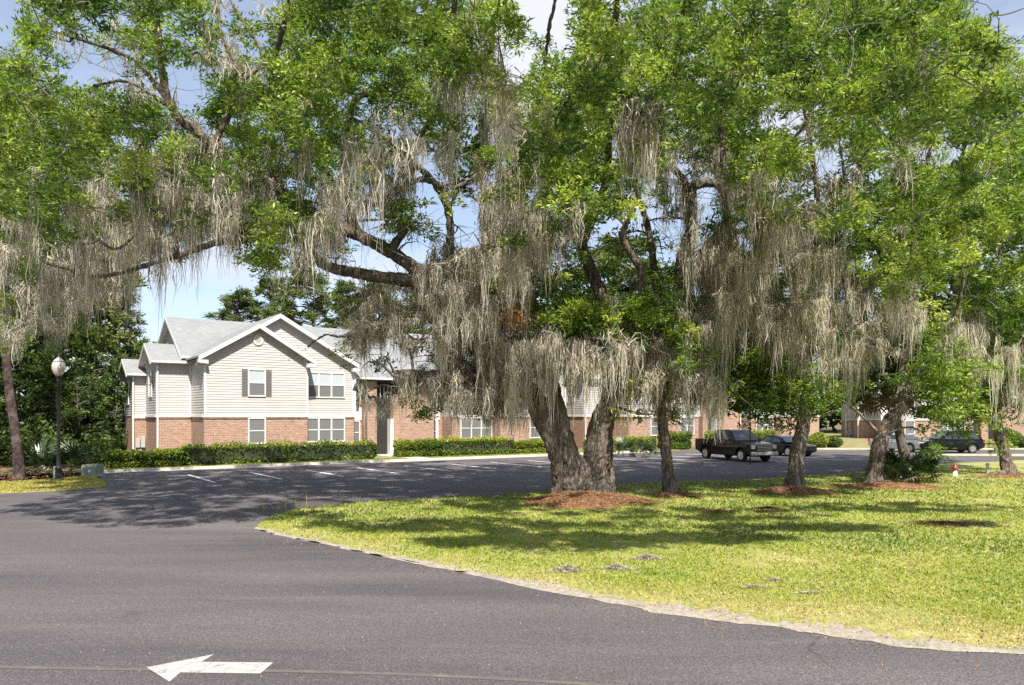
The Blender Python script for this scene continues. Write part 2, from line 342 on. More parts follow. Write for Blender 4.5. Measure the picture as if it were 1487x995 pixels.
# painted marks
for i in range(15):
    u = 7.86+2.85*i
    if i in (): continue
    b = MB(); p = [uv(u-.07, 38.3, .0085), uv(u+.07, 38.3, .0085), uv(u+.07, 33.2, .0085), uv(u-.07, 33.2, .0085)]
    b.add(p, [(0, 1, 2, 3)]).build('parking_stripe', M['stripe'], **S)
arrow = [gp(x, y, .0085) for x, y in [(213, 969), (311, 950), (293, 961), (397, 962), (378, 978), (262, 976.5), (246, 990)]]
b = MB(); b.add(arrow, [(0, 6, 5, 4, 3, 2, 1)]).build('arrow_marking', M['paint'], **S)
yl = [gp(x, y, .008) for x, y in [(-80, 967), (160, 971.5), (212, 972), (400, 974), (560, 978), (720, 985), (900, 996), (1100, 1012)]]
b = MB()
for a, c in zip(yl[:-1], yl[1:]):
    d = np.array([0, .045, 0]); b.add([a-d, c-d, c+d, a+d], [(0, 1, 2, 3)])
b.build('centre_line', M['yellow'], **S)

# ------------------------------------------------------------------ leaf / strand / tube generators
def unit(a): return a/np.maximum(np.linalg.norm(a, axis=-1, keepdims=True), 1e-9)
def leaves(P, ln, wd, rng, up=.35, axis=None, tint=None):
    """rhombic leaves at points P; returns verts, quads, tint"""
    n = len(P); ln = np.broadcast_to(ln, (n,))*rng.uniform(.7, 1.3, n); wd = np.broadcast_to(wd, (n,))*rng.uniform(.75, 1.25, n)
    ax = rng.normal(size=(n, 3)) if axis is None else axis+rng.normal(size=(n, 3))*.55
    ax[:, 2] *= .75; ax = unit(ax); nr = rng.normal(size=(n, 3)); nr[:, 2] += up*3
    sd = unit(np.cross(nr, ax)); nm = np.cross(ax, sd)
    a = ax*ln[:, None]*.5; s = sd*wd[:, None]*.5; fold = nm*wd[:, None]*.18
    V = np.stack([P-a, P-a*.1+s+fold, P+a, P-a*.1-s+fold], 1).reshape(-1, 3)
    Fq = np.arange(4*n).reshape(n, 4)
    T = np.repeat(tint if tint is not None else rng.uniform(0, 1, n), 4); return V, Fq, T
def tubes(paths, radii, sides=5, rng=None, gn=0.0):
    """list of (k,3) paths with radii arrays -> verts, quads"""
    Vs, Fs, b = [], [], 0
    ang = np.arange(sides)/sides*2*np.pi
    for P, r in zip(paths, radii):
        k = len(P); T = np.gradient(P, axis=0); T = unit(T)
        ref = np.array([0, 0, 1.0]) if abs(T[0, 2]) < .9 else np.array([1.0, 0, 0])
        A = unit(np.cross(T, ref)); B = np.cross(T, A)
        rr = r[:, None]*(1+(rng.normal(size=(k, sides))*gn if gn else 0))
        V = P[:, None]+(A[:, None]*np.cos(ang)[None, :, None]+B[:, None]*np.sin(ang)[None, :, None])*np.broadcast_to(rr, (k, sides))[..., None]
        Vs.append(V.reshape(-1, 3)); i = np.arange(k-1)[:, None]*sides; j = np.arange(sides)[None]
        q = np.stack([i+j, i+(j+1) % sides, i+sides+(j+1) % sides, i+sides+j], -1).reshape(-1, 4); Fs.append(q+b); b += k*sides
    return np.concatenate(Vs), np.concatenate(Fs)
def strands(P, ln, wd, rng, drift=.06, segs=3):
    """hanging ribbons from points P"""
    n = len(P); a = rng.uniform(0, 2*np.pi, n); side = np.stack([np.cos(a), np.sin(a), np.zeros(n)], 1)
    d1 = rng.normal(size=(n, 3))*drift; d1[:, 2] = 0; V = []
    for k in range(segs+1):
        t = k/segs; off = d1*math.sin(t*3)+rng.normal(size=(n, 3))*np.array([1, 1, 0])*drift*1.0*(t > 0)
        c = P+off-np.array([0, 0, 1])*(ln*t)[:, None]; w_ = wd*(1.0-.8*t**1.5)*.5*(.55 if k == 0 else 1)
        V.append(c+side*w_[:, None]); V.append(c-side*w_[:, None])
    V = np.stack(V, 1); m = 2*(segs+1)
    base = (np.arange(n)*m)[:, None, None]; q = np.array([[2*k, 2*k+1, 2*k+3, 2*k+2] for k in range(segs)])[None]
    Fq = (base+q).reshape(-1, 4); g = np.clip(rng.normal(.5, .2, n), 0, 1); return V.reshape(-1, 3), Fq, np.repeat(g, m)
class Acc:
    def __init__(s): s.V = []; s.F = []; s.T = []; s.b = 0
    def add(s, V, Fq, T=None):
        s.V.append(V); s.F.append(Fq+s.b); s.b += len(V); s.T.append(T if T is not None else np.full(len(V), .5))
    def obj(s, name, m, parent=None, **k):
        if not s.V: return None
        V = np.concatenate(s.V)
        if parent is not None: V = V-np.array(parent.location)[None]
        return np_mesh(name, V, np.concatenate(s.F), m, parent, tint=np.concatenate(s.T), **k)
def smooth_path(pts, rad, step=.25):
    P = curve_pts(pts, 8); r = np.interp(np.arange(len(P))/8, np.arange(len(pts)), rad); return np.array(P), r
# ------------------------------------------------------------------ apartment building, in its own axes (x along the front, -y towards the lot)
TRIM = 2.75
def siding(mb, p0, p1, z0, z1, top=None, lap=.155):
    """lapped boards on the wall from p0 to p1 (xy), outward = right of p0->p1; top(t)=roof height at distance t"""
    p0 = Vector((*p0, 0)); p1 = Vector((*p1, 0)); d = (p1-p0); Ln = d.length; d /= Ln; n = Vector((d.y, -d.x, 0))
    z = z0
    def rng_at(zz):
        if top is None: return (0, Ln)
        ts = [Ln*i/80 for i in range(81) if top(Ln*i/80) >= zz]
        return (min(ts), max(ts)) if len(ts) > 1 else None
    while z < z1-1e-4:
        ze = min(z+lap, z1); a = rng_at(z); c = rng_at(ze)
        if a is None: break
        if c is None: c = ((a[0]+a[1])/2,)*2
        q = [p0+d*a[0]+n*.028+Vector((0, 0, z)), p0+d*a[1]+n*.028+Vector((0, 0, z)), p0+d*c[1]+n*.006+Vector((0, 0, ze)), p0+d*c[0]+n*.006+Vector((0, 0, ze))]
        lo = [p0+d*a[0]+Vector((0, 0, z)), p0+d*a[1]+Vector((0, 0, z))]
        mb.add([*q, *lo], [(0, 1, 2, 3), (4, 5, 1, 0)]); z = ze
def window(root, cx, y, z0, z1, wdt, n=1, face='y', shutters=False, top_light=True, sill=True):
    """double-hung window (n units side by side) facing -y (face='y') or -x (face='x'; then cx is y and y is x)"""
    def bx(a, b):                                   # a=(t, depth outwards, z)
        if face == 'y': return (a[0], y-a[1], a[2]), (b[0], y-b[1], b[2])
        return (y-a[1], a[0], a[2]), (y-b[1], b[0], b[2])
    x0, x1 = cx-wdt/2, cx+wdt/2; fr = MB(); t = .075
    for a, c in (((x0-t, .03, z0-t), (x0, .085, z1+t)), ((x1, .03, z0-t), (x1+t, .085, z1+t)), ((x0, .03, z1), (x1, .083, z1+t)), ((x0, .03, z0-t), (x1, .083, z0))): fr.box(*bx(a, c))
    f = fr.build('window', M['white'], root); zm = (z0+z1)/2
    for i in range(n):
        a = x0+(x1-x0)*i/n; c = x0+(x1-x0)*(i+1)/n
        if i: m_ = MB(); m_.box(*bx((a-.045, .031, z0), (a+.045, .081, z1))); m_.build('mullion', M['white'], f)
        e = .045 if i else 0; e2 = .045 if i < n-1 else 0
        s = MB(); s.box(*bx((a+e, .03, zm-.03), (c-e2, .066, zm+.03))); s.build('sash', M['white'], f)
        p = MB(); p.box(*bx((a+e, .03, zm+.03), (c-e2, .040, z1))); p.build('pane', M['pane_light'] if top_light else M['pane_dark'], f)
        p = MB(); p.box(*bx((a+e, .03, z0), (c-e2, .036, zm-.03))); p.build('pane', M['pane_dark'], f)
    if shutters:
        for sx in (x0-t-.36, x1+t+.02):
            s = MB(); s.box(*bx((sx, .03, z0-.03), (sx+.34, .06, z1+.03)))
            k = z0+.05
            while k < z1-.05: s.box(*bx((sx+.04, .06, k), (sx+.30, .072, k+.045))); k += .09
            s.build('shutter', M['shutter'], root)
def slab(P, th=.16):                                # roof plane from 4 corner points, thickened downwards
    mb = MB(); mb.prism([tuple(p) for p in P], (0, 0, -th)); return mb
def gable_y(root, xc, zr, half_l, half_r, pl, pr, y0, y1, fascia=True):
    """ridge along y; front at y0 (towards viewer)"""
    zl = zr-pl*half_l; zr_ = zr-pr*half_r
    r = MB(); r.prism([(xc-half_l, y0, zl), (xc, y0, zr), (xc+half_r, y0, zr_), (xc+half_r, y0, zr_-.12), (xc, y0, zr-.12), (xc-half_l, y0, zl-.12)], (0, y1-y0, 0))
    ro = r.build('roof', M['shingle'], root)
    if fascia:                                       # white rake boards in front, soffit below
        for x_, z_, sg in ((xc-half_l, zl, -1), (xc+half_r, zr_, 1)):
            b = MB(); b.prism([(xc, y0-.035, zr-.035), (x_, y0-.035, z_-.035), (x_, y0-.035, z_-.30), (xc, y0-.035, zr-.30)], (0, .03, 0)); b.build('rake_board', M['white'], ro)
            b = MB(); b.prism([(xc, y0, zr-.20), (x_, y0, z_-.20), (x_, y0, z_-.25), (xc, y0, zr-.25)], (0, .40, 0)); b.build('soffit', M['soffit'], ro)
            rb = MB(); rb.prism([(x_, y0-.02, z_-.24), (x_-sg*.55, y0-.02, z_-.24+.0), (x_-sg*.55, y0-.02, z_-.46), (x_, y0-.02, z_-.40)], (0, .42, 0)); rb.build('eave_return', M['white'], ro)
    return ro
def gable_x(root, yc, zr, half, pitch, x0, x1, open_end='left'):
    ze = zr-pitch*half; r = MB()
    r.prism([(x0, yc-half, ze), (x0, yc, zr), (x0, yc+half, ze), (x0, yc+half, ze-.12), (x0, yc, zr-.12), (x0, yc-half, ze-.12)], (x1-x0, 0, 0))
    ro = r.build('roof', M['shingle'], root)
    xe = x0 if open_end == 'left' else x1; s = -1 if open_end == 'left' else 1
    for sg in (-1, 1):
        b = MB(); b.prism([(xe+s*.035, yc, zr-.03), (xe+s*.035, yc+sg*half, ze-.03), (xe+s*.035, yc+sg*half, ze-.26), (xe+s*.035, yc, zr-.26)], (-s*.03, 0, 0)); b.build('rake_board', M['white'], ro)
        b = MB(); b.prism([(xe, yc, zr-.17), (xe, yc+sg*half, ze-.17), (xe, yc+sg*half, ze-.21), (xe, yc, zr-.21)], (-s*.40, 0, 0)); b.build('soffit', M['soffit'], ro)
    b = MB(); b.box((x0+.02, yc-half-.10, ze-.15), (x1-.02, yc-half-.003, ze-.02)); b.build('gutter', M['white'], ro)
    b = MB(); b.box((x0+.02, yc-half, ze-.17), (x1-.02, yc-half+.45, ze-.145)); b.build('soffit', M['soffit'], ro)
    return ro
def downspout(root, x, y, z1, z0=.15):
    b = MB(); b.box((x-.05, y-.10, z0), (x+.05, y-.03, z1)); b.box((x-.05, y-.16, z0-.08), (x+.05, y-.05, z0)); b.build('downspout', M['white'], root, bevel=.008)
def corner(root, x, y, z0, z1, wd=.07):
    b = MB(); b.box((x-wd, y-.045, z0), (x+wd, y+.0, z1)); b.build('corner_board', M['white'], root)

def house(label):
    root = empty('apartment_building', uv(24.1, 48.0), R(34.74), label=label, cat='building')
    def wall(name, a, b, m):
        q = MB(); q.box(a, b); return q.build(name, m, root)
    bw, sw = 'brick_wall', 'siding_wall'
    # --- brick storey (each wing its own wall) and plain sheathing behind the siding
    for s in (-1, 1):
        X = lambda x: s*x if s < 0 else s*x          # x measured outwards from the entry
        def wx(xa, ya, za, xb, yb, zb, nm, m): return wall(nm, (s*xa, ya, za), (s*xb, yb, zb), m)
        wx(7.35, -1.1, -.6, 13.6, 6, TRIM, bw, M['brick']); wx(3.8, -.1, -.6, 7.35, 6, TRIM-.002, bw, M['brick'])
        wx(13.6, 2.3, -.6, 15.6, 5.9, TRIM, bw, M['brick']); wx(13.6, 5.9, -.6, 16.42, 9.1, TRIM-.06, bw, M['brick']); wx(10, 6, -.6, 13.6, 12.5, TRIM, bw, M['brick'])
        wx(7.38, -1.07, TRIM, 13.57, 6, 6.2, sw, M['siding']); wx(3.83, -.07, TRIM, 7.38, 6, 6.05, sw, M['siding'])
        wx(13.57, 2.33, TRIM, 15.57, 5.87, 6.05, sw, M['siding']); wx(13.57, 5.93, TRIM-.06, 16.39, 9.07, 5.4, sw, M['siding']); wx(10.0, 6, TRIM, 13.57, 12.5, 6.1, sw, M['siding'])
    wall(bw, (-3.8, 1.4, -.6), (3.8, 8, 5.3), M['brick'])
    # roofs
    gable_x(root, 7.0, 9.45, 6.9, .58, -5.6, 5.6)    # middle, low eave over the entry
    for s in (-1, 1):
        side = 'left' if s < 0 else 'right'
        a, c = sorted((s*14.26, s*5.602)); gable_x(root, 7.0, 9.452, 5.05, .58, a, c, side)
        hl, hr = (3.525, 3.525); gable_y(root, s*10.475, 8.43, hl, hr, .60, .60, -1.5, 4.5)
        if s < 0: gable_y(root, -8.9, 9.26, 4.98, 5.4, .62, .565, -.52, 7)
        else: gable_y(root, 8.9, 9.26, 5.4, 4.98, .565, .62, -.52, 7)
        a, c = sorted((s*16.0, s*13.2)); gable_x(root, 4.1, 7.37, 2.2, .54, a, c, side)
        a, c = sorted((s*16.8, s*14.0)); gable_x(root, 7.5, 6.55, 1.95, .52, a, c, side)
    # lapped siding, one mesh per wall face
    def sd(p0, p1, z0, z1, top=None):
        b = MB(); siding(b, p0, p1, z0, z1, top); b.build('siding', M['siding'], root, fix=False, kind='stuff')
    for s in (-1, 1):
        A = sorted((s*13.6, s*7.35)); sd((A[0], -1.1), (A[1], -1.1), TRIM+.1, 8.2, lambda t: 8.43-.6*abs(t-3.125)-.14)
        B = sorted((s*7.35, s*3.8)); ax = s*8.9
        lo, hi = sorted((s*13.4, s*3.8))
        sd((lo, -.1), (hi, -.1), TRIM+.1, 9.1, lambda t, lo=lo, ax=ax, s=s: 9.26-(.565 if s*(lo+t-ax) < 0 else .62)*abs(lo+t-ax)-.14)
        if s < 0:
            sd((-15.6, 2.3), (-13.6, 2.3), TRIM+.1, 6.05); sd((-16.42, 5.9), (-15.6, 5.9), TRIM+.04, 5.4)
            sd((-13.6, 2.3), (-13.6, -1.1), TRIM+.1, 6.15)
            sd((-15.6, 5.9), (-15.6, 2.3), TRIM+.1, 7.2, lambda t: 7.37-.54*abs(t-1.8)-.14)
            sd((-16.42, 9.1), (-16.42, 5.9), TRIM+.04, 6.4, lambda t: 6.55-.52*abs(t-1.6)-.14)
            sd((-13.95, 13), (-13.95, 2.0), 6.0, 9.3, lambda t: 9.45-.58*abs(t-6.0)-.14)
        else:
            sd((13.6, 2.3), (15.6, 2.3), TRIM+.1, 6.05); sd((15.6, 5.9), (16.42, 5.9), TRIM+.04, 5.4)
            sd((15.6, 2.3), (15.6, 5.9), TRIM+.1, 7.2, lambda t: 7.37-.54*abs(t-1.8)-.14)
            sd((13.95, 2.0), (13.95, 13), 6.0, 9.3, lambda t: 9.45-.58*abs(t-5.0)-.14)
        # band board between brick and siding
        def band(xa, ya, xb, yb, z=TRIM):
            xs = sorted((s*xa, s*xb)); q = MB(); q.box((xs[0]-.02, ya-.075, z-.03), (xs[1]+.02, yb, z+.10)); q.build('band_board', M['white'], root)
            q = MB(); q.box((xs[0]-.01, ya-.05, z-.11), (xs[1]+.01, yb, z-.032)); q.build('brick_ledge', M['brick'], root)
        band(7.35, -1.1, 13.6, -1.09); band(3.8, -.1, 7.33, -.09); band(13.66, 2.3, 15.6, 2.31); band(15.62, 5.9, 16.42, 5.91, TRIM-.06)
        q = MB(); q.box((s*13.6-.001, -1.0, TRIM-.03), (s*13.675, 2.22, TRIM+.10)); q.build('band_board', M['white'], root)
        q = MB(); q.box((s*15.6-.001, 2.36, TRIM-.03), (s*15.675, 5.82, TRIM+.10)); q.build('band_board', M['white'], root)
        corner(root, s*13.55, -1.1, TRIM+.1, 6.2); corner(root, s*7.40, -1.1, TRIM+.1, 6.2); corner(root, s*3.87, -.1, TRIM+.1, 6.0); corner(root, s*13.67, 2.3, TRIM+.1, 6.0, .05)
        q = MB(); q.box((s*15.6-.03*(s < 0), 2.22, TRIM+.1), (s*15.6+.03*(s > 0), 2.36, 6.0)); q.build('corner_board', M['white'], root)
        # windows
        window(root, s*10.55, -1.1, 4.05, 5.58, .92, shutters=True); window(root, s*10.55, -1.1, 1.16, 2.62, .92, top_light=False)
        window(root, s*5.85, -.1, 4.05, 5.58, 2.6, n=3); window(root, s*5.85, -.1, 1.16, 2.62, 2.6, n=3, top_light=False)
        if s < 0:
            window(root, 4.1, -15.6, 4.05, 5.58, .9, face='x', top_light=False); window(root, 7.5, -16.42, 3.6, 5.0, .9, face='x', top_light=False)
        # round gable vent
        v = MB(); v.lathe([(.19, 0), (.19, -.05), (.31, -.05), (.31, .0)], (s*10.475, -1.13, 7.42), 24, 'y'); vo = v.build('round_vent', M['white'], root)
        v = MB(); v.lathe([(.18, 0), (.18, -.012)], (s*10.475, -1.14, 7.42), 24, 'y'); 
        for k in range(5): v.box((s*10.475-.15, -1.175, 7.29+k*.06), (s*10.475+.15, -1.155, 7.31+k*.06))
        v.build('louvre', M['soffit'], vo)
        downspout(root, s*15.55, 2.25, 6.0); downspout(root, s*16.38, 5.85, 5.4); downspout(root, s*3.75, -.1, 5.6, TRIM+.15)
        # recessed side panels beside the entry
        window(root, s*3.1, 1.4, 3.75, 5.0, .55, top_light=False); window(root, s*3.1, 1.4, .9, 2.4, .55, top_light=False)
        q = MB(); q.box((s*3.1-.45, 1.30, 2.5), (s*3.1+.45, 1.398, 3.4)); q.build('panel', M['white'], root)
    # entry: brick piers, solid near-black blocks whose colour stands for the stairwell's shade
    wall('pier', (-2.6, .45, -.6), (-1.9, 1.39, 5.2), M['brick']); wall('pier', (-.65, .45, -.6), (2.6, 1.39, 4.3), M['brick'])
    wall('pier', (1.9, .45, 4.3), (2.6, 1.39, 5.2), M['brick'])
    wall('stair_shade_block', (-1.9, .9, -.3), (-.65, 1.36, 5.1), M['dark']); wall('stair_shade_block', (-.65, .9, 4.31), (1.9, 1.36, 5.1), M['dark'])
    for k in range(14):
        x = -1.85+k*.28
        b = MB(); b.box((x, .62, 4.0 if x < -.6 else 4.3), (x+.03, .65, 4.85)); b.build('baluster', M['white'], root)
    b = MB(); b.box((-1.9, .60, 4.85), (1.9, .67, 4.92)); b.build('handrail', M['white'], root)
    wall('door_frame', (-.9, .38, -.3), (-.66, .88, 2.6), M['white'])
    downspout(root, 2.75, .42, 5.3)
    wall('entry_step', (-2.2, -.9, -.3), (0, .44, .13), M['concrete'])
    # meters by the left wing
    for x, z, h in ((-16.1, .75, .6), (-15.8, .75, .75), (-16.0, .2, .42)):
        b = MB(); b.box((x-.13, 5.72, z), (x+.13, 5.88, z+h)); b.build('meter_box', M['grey_metal'], root, bevel=.02)
    return root
h1 = house('two-storey brick and cream siding apartment building with twin front gables, behind the long clipped hedge')
h2 = copy_tree(h1); h2.location = tuple(uv(58.1, 48.0)); h2['label'] = 'brick and siding apartment building farther along the lot, behind the parked black pickup truck'
h3 = copy_tree(h1); h3.location = (57, 87, -.45); h3.rotation_euler = (0, 0, R(-15)); h3['label'] = 'farthest brick and siding building at the right, behind the black parked SUV'
for h in (h1, h2, h3): h['group'] = 'apartment buildings around the parking lot'

# ------------------------------------------------------------------ moss-hung oaks
# what grows where, read off the photograph in 50-pixel cells: G dense bright leaves, g leaves, f thin leaves, b bare twigs, M moss, m moss and leaves, s open
ROWS = ["sgGfggbfGGGGGGGsfGGGGGGGGGGGfs",
        "gfbbggbfGGGGGGbffGGGGGGgGGGGGf",
        "ggfbbbgGGGGGGmMgGGGGGgGgGGGGGg",
        "GGGggbGGGGbbgmMmGGMgGgbbgGgGgG",
        "GGgfmMmgmGMMmmgGGGMmmGGbbgbbgG",
        "ggmmMMMMGMMMffMmGGmMbMmbmgGGgG",
        "mgmMMMmgGMbgbsMMmGfbMMMmgGGGGG",
        "mmMMfssfmbbbMMMMbbfbMMMMmGGGgG",
        "mmMmss....MMMMmGgbggMMmMMmmGGG",
        "mmf.......MMMMMmGGGGMmMMmMmmMg",
        "..........bbmMMMMMMMGggmMbgGMg",
        "............mmMM..mmMgGG..gGGm",
        "......................f....gf."]
NAMES = ['oak', 'slim', 'third', 'leaning', 'right']
def owner(px):
    return 0 if px < 930 else 1 if px < 1075 else 2 if px < 1225 else 3 if px < 1365 else 4
BASEY = [26.0, 27.0, 28.5, 31.0, 36.0]
def P3(l): return [at(x, y, Y) for x, y, Y in l]
# main limbs traced as (px, py, distance) with radii in metres
LIMBS = {
 0: [([(822,724,26.2),(820,690,26.1),(810,650,26),(790,608,26),(770,570,25.9),(742,555,25.8),(712,525,25.6),(692,490,25.4),(662,450,25.3),(612,405,25.4),(562,370,25.7),(515,340,26),(505,290,26.2),(502,210,26),(515,145,25.6),(560,128,25.2),(610,95,25)], [.50,.45,.42,.39,.34,.28,.25,.23,.21,.22,.22,.20,.16,.13,.11,.09,.05]),
     ([(838,726,25.8),(836,690,25.8),(826,650,25.8),(814,610,25.8),(806,565,25.9),(803,520,26),(790,470,26.2),(770,420,26.6),(765,350,27),(758,270,27.5),(740,180,28)], [.40,.36,.30,.27,.24,.21,.17,.15,.12,.09,.05]),
     ([(843,730,26),(843,702,26),(843,682,25.97),(843,668,25.95)], [.80,.66,.54,.22]),
     ([(862,724,26),(862,690,26),(865,650,26),(871,608,26),(886,570,26),(908,545,26),(935,522,26.2),(962,480,26.6),(982,430,27),(988,375,27.2),(1002,325,27.2),(994,265,27),(965,235,26.6),(930,205,26)], [.50,.44,.39,.36,.33,.30,.28,.26,.25,.21,.17,.14,.10,.06]),
     ([(886,722,26.6),(884,680,26.7),(880,640,26.8),(886,590,27),(893,540,27.3),(893,480,27.6),(872,425,27.8),(845,360,28),(825,300,28),(800,210,28)], [.24,.21,.20,.19,.2,.22,.24,.21,.15,.08]),
     ([(700,505,25.4),(722,440,24.9),(692,392,24.5),(733,342,24.2),(718,282,24),(758,228,24),(750,150,23.5)], [.17,.15,.13,.11,.09,.07,.03]),
     ([(918,540,26.1),(902,470,25.6),(932,405,25.2),(902,345,24.9),(926,282,24.6),(908,220,24.4)], [.17,.15,.13,.11,.08,.04]),
     ([(562,370,25.7),(585,330,25),(560,290,24.6),(610,262,24.2),(660,275,24),(700,250,23.6)], [.15,.13,.12,.10,.08,.04]),
     ([(420,290,24),(380,320,23.4),(330,300,22.8),(280,318,22.2),(215,296,21.6),(160,310,21)], [.12,.11,.09,.08,.06,.03]),
     ([(400,342,22.8),(350,300,22.4),(290,285,22),(240,300,21.6)], [.09,.08,.06,.03]),
     ([(706,515,25.6),(672,455,25.2),(656,375,24.8),(648,290,24.6),(592,228,24.4),(538,186,24.2),(470,150,24)], [.2,.17,.15,.13,.10,.07,.04]),
     ([(612,408,25.4),(545,402,25),(472,386,24.4),(452,362,24),(470,345,23.6),(400,342,22.8),(320,350,22),(230,378,21),(140,400,20.4),(60,380,20)], [.24,.20,.17,.14,.14,.12,.10,.08,.06,.03]),
     ([(520,342,25.9),(470,320,25),(420,290,24),(360,245,23),(312,211,22.4),(253,160,21.6),(233,80,21),(228,0,20.6),(220,-90,20.6)], [.2,.19,.17,.15,.13,.12,.09,.07,.04]),
     ([(253,160,21.6),(200,92,21),(120,58,20),(60,40,19)], [.09,.07,.05,.02]), ([(312,211,22.4),(345,120,22),(318,40,22),(310,-60,22)], [.09,.08,.07,.04]), ([(345,120,22),(382,85,22),(345,20,22),(300,-60,22)], [.07,.06,.05,.03]),
     ([(253,160,21.6),(180,118,20.6),(100,140,19.6),(40,160,19)], [.07,.05,.04,.02]),
     ([(752,572,25.9),(708,549,25.2),(665,552,24.8),(620,549,24.5),(572,546,24.3)], [.2,.19,.19,.2,.22]),
     ([(655,440,25.2),(620,455,24.8),(575,466,24.4),(540,482,24),(498,495,23.8),(470,491,23.7),(442,508,23.6),(420,521,23.6),(404,523,23.6)], [.07,.06,.055,.05,.045,.04,.03,.02,.01]),
     ([(690,535,25.4),(664,523,24.9),(642,510,24.6)], [.08,.07,.06]),
     ([(620,555,24.5),(585,575,24),(555,560,23.8),(530,570,23.6),(512,565,23.5)], [.06,.05,.04,.03,.015]),
     ([(600,402,25.2),(650,385,24),(690,362,23),(735,362,22),(740,405,21.6)], [.12,.10,.09,.08,.05]),
     ([(1002,325,27.2),(1005,275,27),(1040,268,26.6),(1062,300,26.2)], [.2,.18,.15,.10]), ([(984,430,27),(1012,385,27),(1038,348,27),(1075,335,27)], [.16,.15,.13,.08]),
     ([(820,560,25.8),(845,500,24.5),(880,495,23.5),(925,500,22.5)], [.10,.08,.06,.03]),
     ([(965,235,26.6),(960,170,25.5),(980,90,24),(1000,-20,22)], [.12,.10,.08,.05]), ([(800,210,28),(790,120,27),(800,30,25),(830,-80,23)], [.09,.08,.06,.04]),
     ([(740,180,28),(700,110,27),(720,30,25),(740,-100,22)], [.07,.06,.05,.03]), ([(505,290,26.2),(440,210,25),(400,120,23),(420,0,20),(440,-150,17)], [.12,.11,.09,.08,.04]),
     ([(592,228,24.4),(640,140,22),(660,20,19),(690,-160,16)], [.09,.08,.07,.04]), ([(845,360,28),(880,260,27),(890,120,24),(900,-60,20),(905,-220,17)], [.14,.13,.11,.08,.04])],
 1: [([(972,722,27),(970,690,27),(965,650,27.1),(957,600,27.2),(958,540,27.3),(955,460,27.5),(946,390,27.8),(938,330,28),(915,250,28),(905,180,28)], [.28,.22,.2,.19,.18,.16,.14,.12,.08,.05]),
     ([(958,540,27.3),(1000,470,26),(1045,400,25),(1060,300,24.4),(1050,200,24),(1070,90,23),(1080,-60,21)], [.13,.13,.12,.11,.10,.08,.04]),
     ([(1045,400,25),(1090,375,24.6),(1120,320,24.4),(1170,300,24),(1215,325,23.8)], [.12,.10,.09,.07,.03]),
     ([(1060,300,24.4),(1110,240,24),(1170,180,23),(1200,80,22)], [.08,.07,.05,.03])],
 2: [([(1153,716,28.5),(1154,690,28.5),(1158,655,28.5),(1166,620,28.6),(1171,570,28.8),(1166,500,29),(1178,420,29.2),(1190,330,29),(1180,230,28.5),(1160,120,28),(1150,0,26)], [.40,.31,.27,.26,.23,.19,.15,.12,.09,.06,.03]),
     ([(1170,545,28.8),(1120,480,28),(1085,430,27),(1060,405,26.6)], [.14,.12,.11,.08]), ([(1178,420,29.2),(1230,452,28.6),(1252,492,28),(1300,508,27.6)], [.12,.11,.10,.06]),
     ([(1190,330,29),(1250,240,27),(1290,120,25),(1310,-30,22)], [.12,.10,.08,.04])],
 3: [([(1270,706,31),(1272,680,31),(1277,645,31),(1292,612,31),(1309,575,31.1),(1316,510,31.4),(1322,420,31.6),(1330,330,31),(1350,220,30),(1380,110,28)], [.40,.31,.30,.28,.24,.19,.15,.11,.08,.04]),
     ([(1322,420,31.6),(1260,340,30),(1230,280,29),(1215,180,28)], [.11,.10,.07,.04]), ([(1309,575,31.1),(1345,520,31),(1380,470,31),(1400,400,30)], [.13,.12,.10,.06])],
 4: [([(1464,690,36),(1460,665,36),(1452,632,36),(1444,600,36),(1432,570,35.8),(1412,505,35.4),(1390,440,35),(1375,360,34),(1390,260,33),(1420,140,31),(1440,20,28)], [.34,.27,.25,.25,.20,.17,.14,.11,.08,.05,.03]),
     ([(1444,600,36),(1470,540,35),(1500,470,34),(1520,380,33),(1500,260,31)], [.2,.18,.16,.12,.06]), ([(1390,440,35),(1350,400,33),(1300,380,31)], [.09,.08,.05])]}
OAKS = [('largest moss-draped live oak, several thick forked stems rising from a mound of pine straw', (846, 722, 26)),
        ('slim oak with one grey trunk standing just right of the big many-stemmed oak', (972, 719, 27)),
        ('crooked oak hung with moss standing in front of and right of the black pickup truck', (1153, 712, 28.5)),
        ('oak with trunk bending to the right beside the dark cabbage palm', (1271, 703, 31)),
        ('oak leaning left, standing on the lawn in front of the black SUV', (1464, 690, 36))]
def sun_clear(P):
    """keep the near road and right-hand lawn in sun: where would this clump's shade fall"""
    t = max(P[2], 0); X = P[0]-.19*t; Y = P[1]+.70*t
    px = CX+F*X/max(Y, 1); lim = 17.4 if px < 330 else 18.0 if px < 700 else 16.6 if px < 1000 else 19.5 if px < 1200 else 22.5
    lim += 1.0*math.sin(X*.9)+.6*math.sin(X*2.3+1)
    return Y > lim
targets = {i: [] for i in range(5)}                  # (point, kind, strength)
g = np.random.default_rng(11)
def depth(px, py, o):
    base = BASEY[o]; up = np.clip((430-py)/430, 0, 1)
    return base + g.uniform(-2.0-6.5*up, 5.0+2.0*up)
NLEAF = {'G': (9.5, 1.0), 'g': (7, .9), 'f': (2.4, .55), 'b': (1.6, .5), 'M': (1.3, .6), 'm': (4.5, .75), 's': (0, 0), '.': (0, 0)}
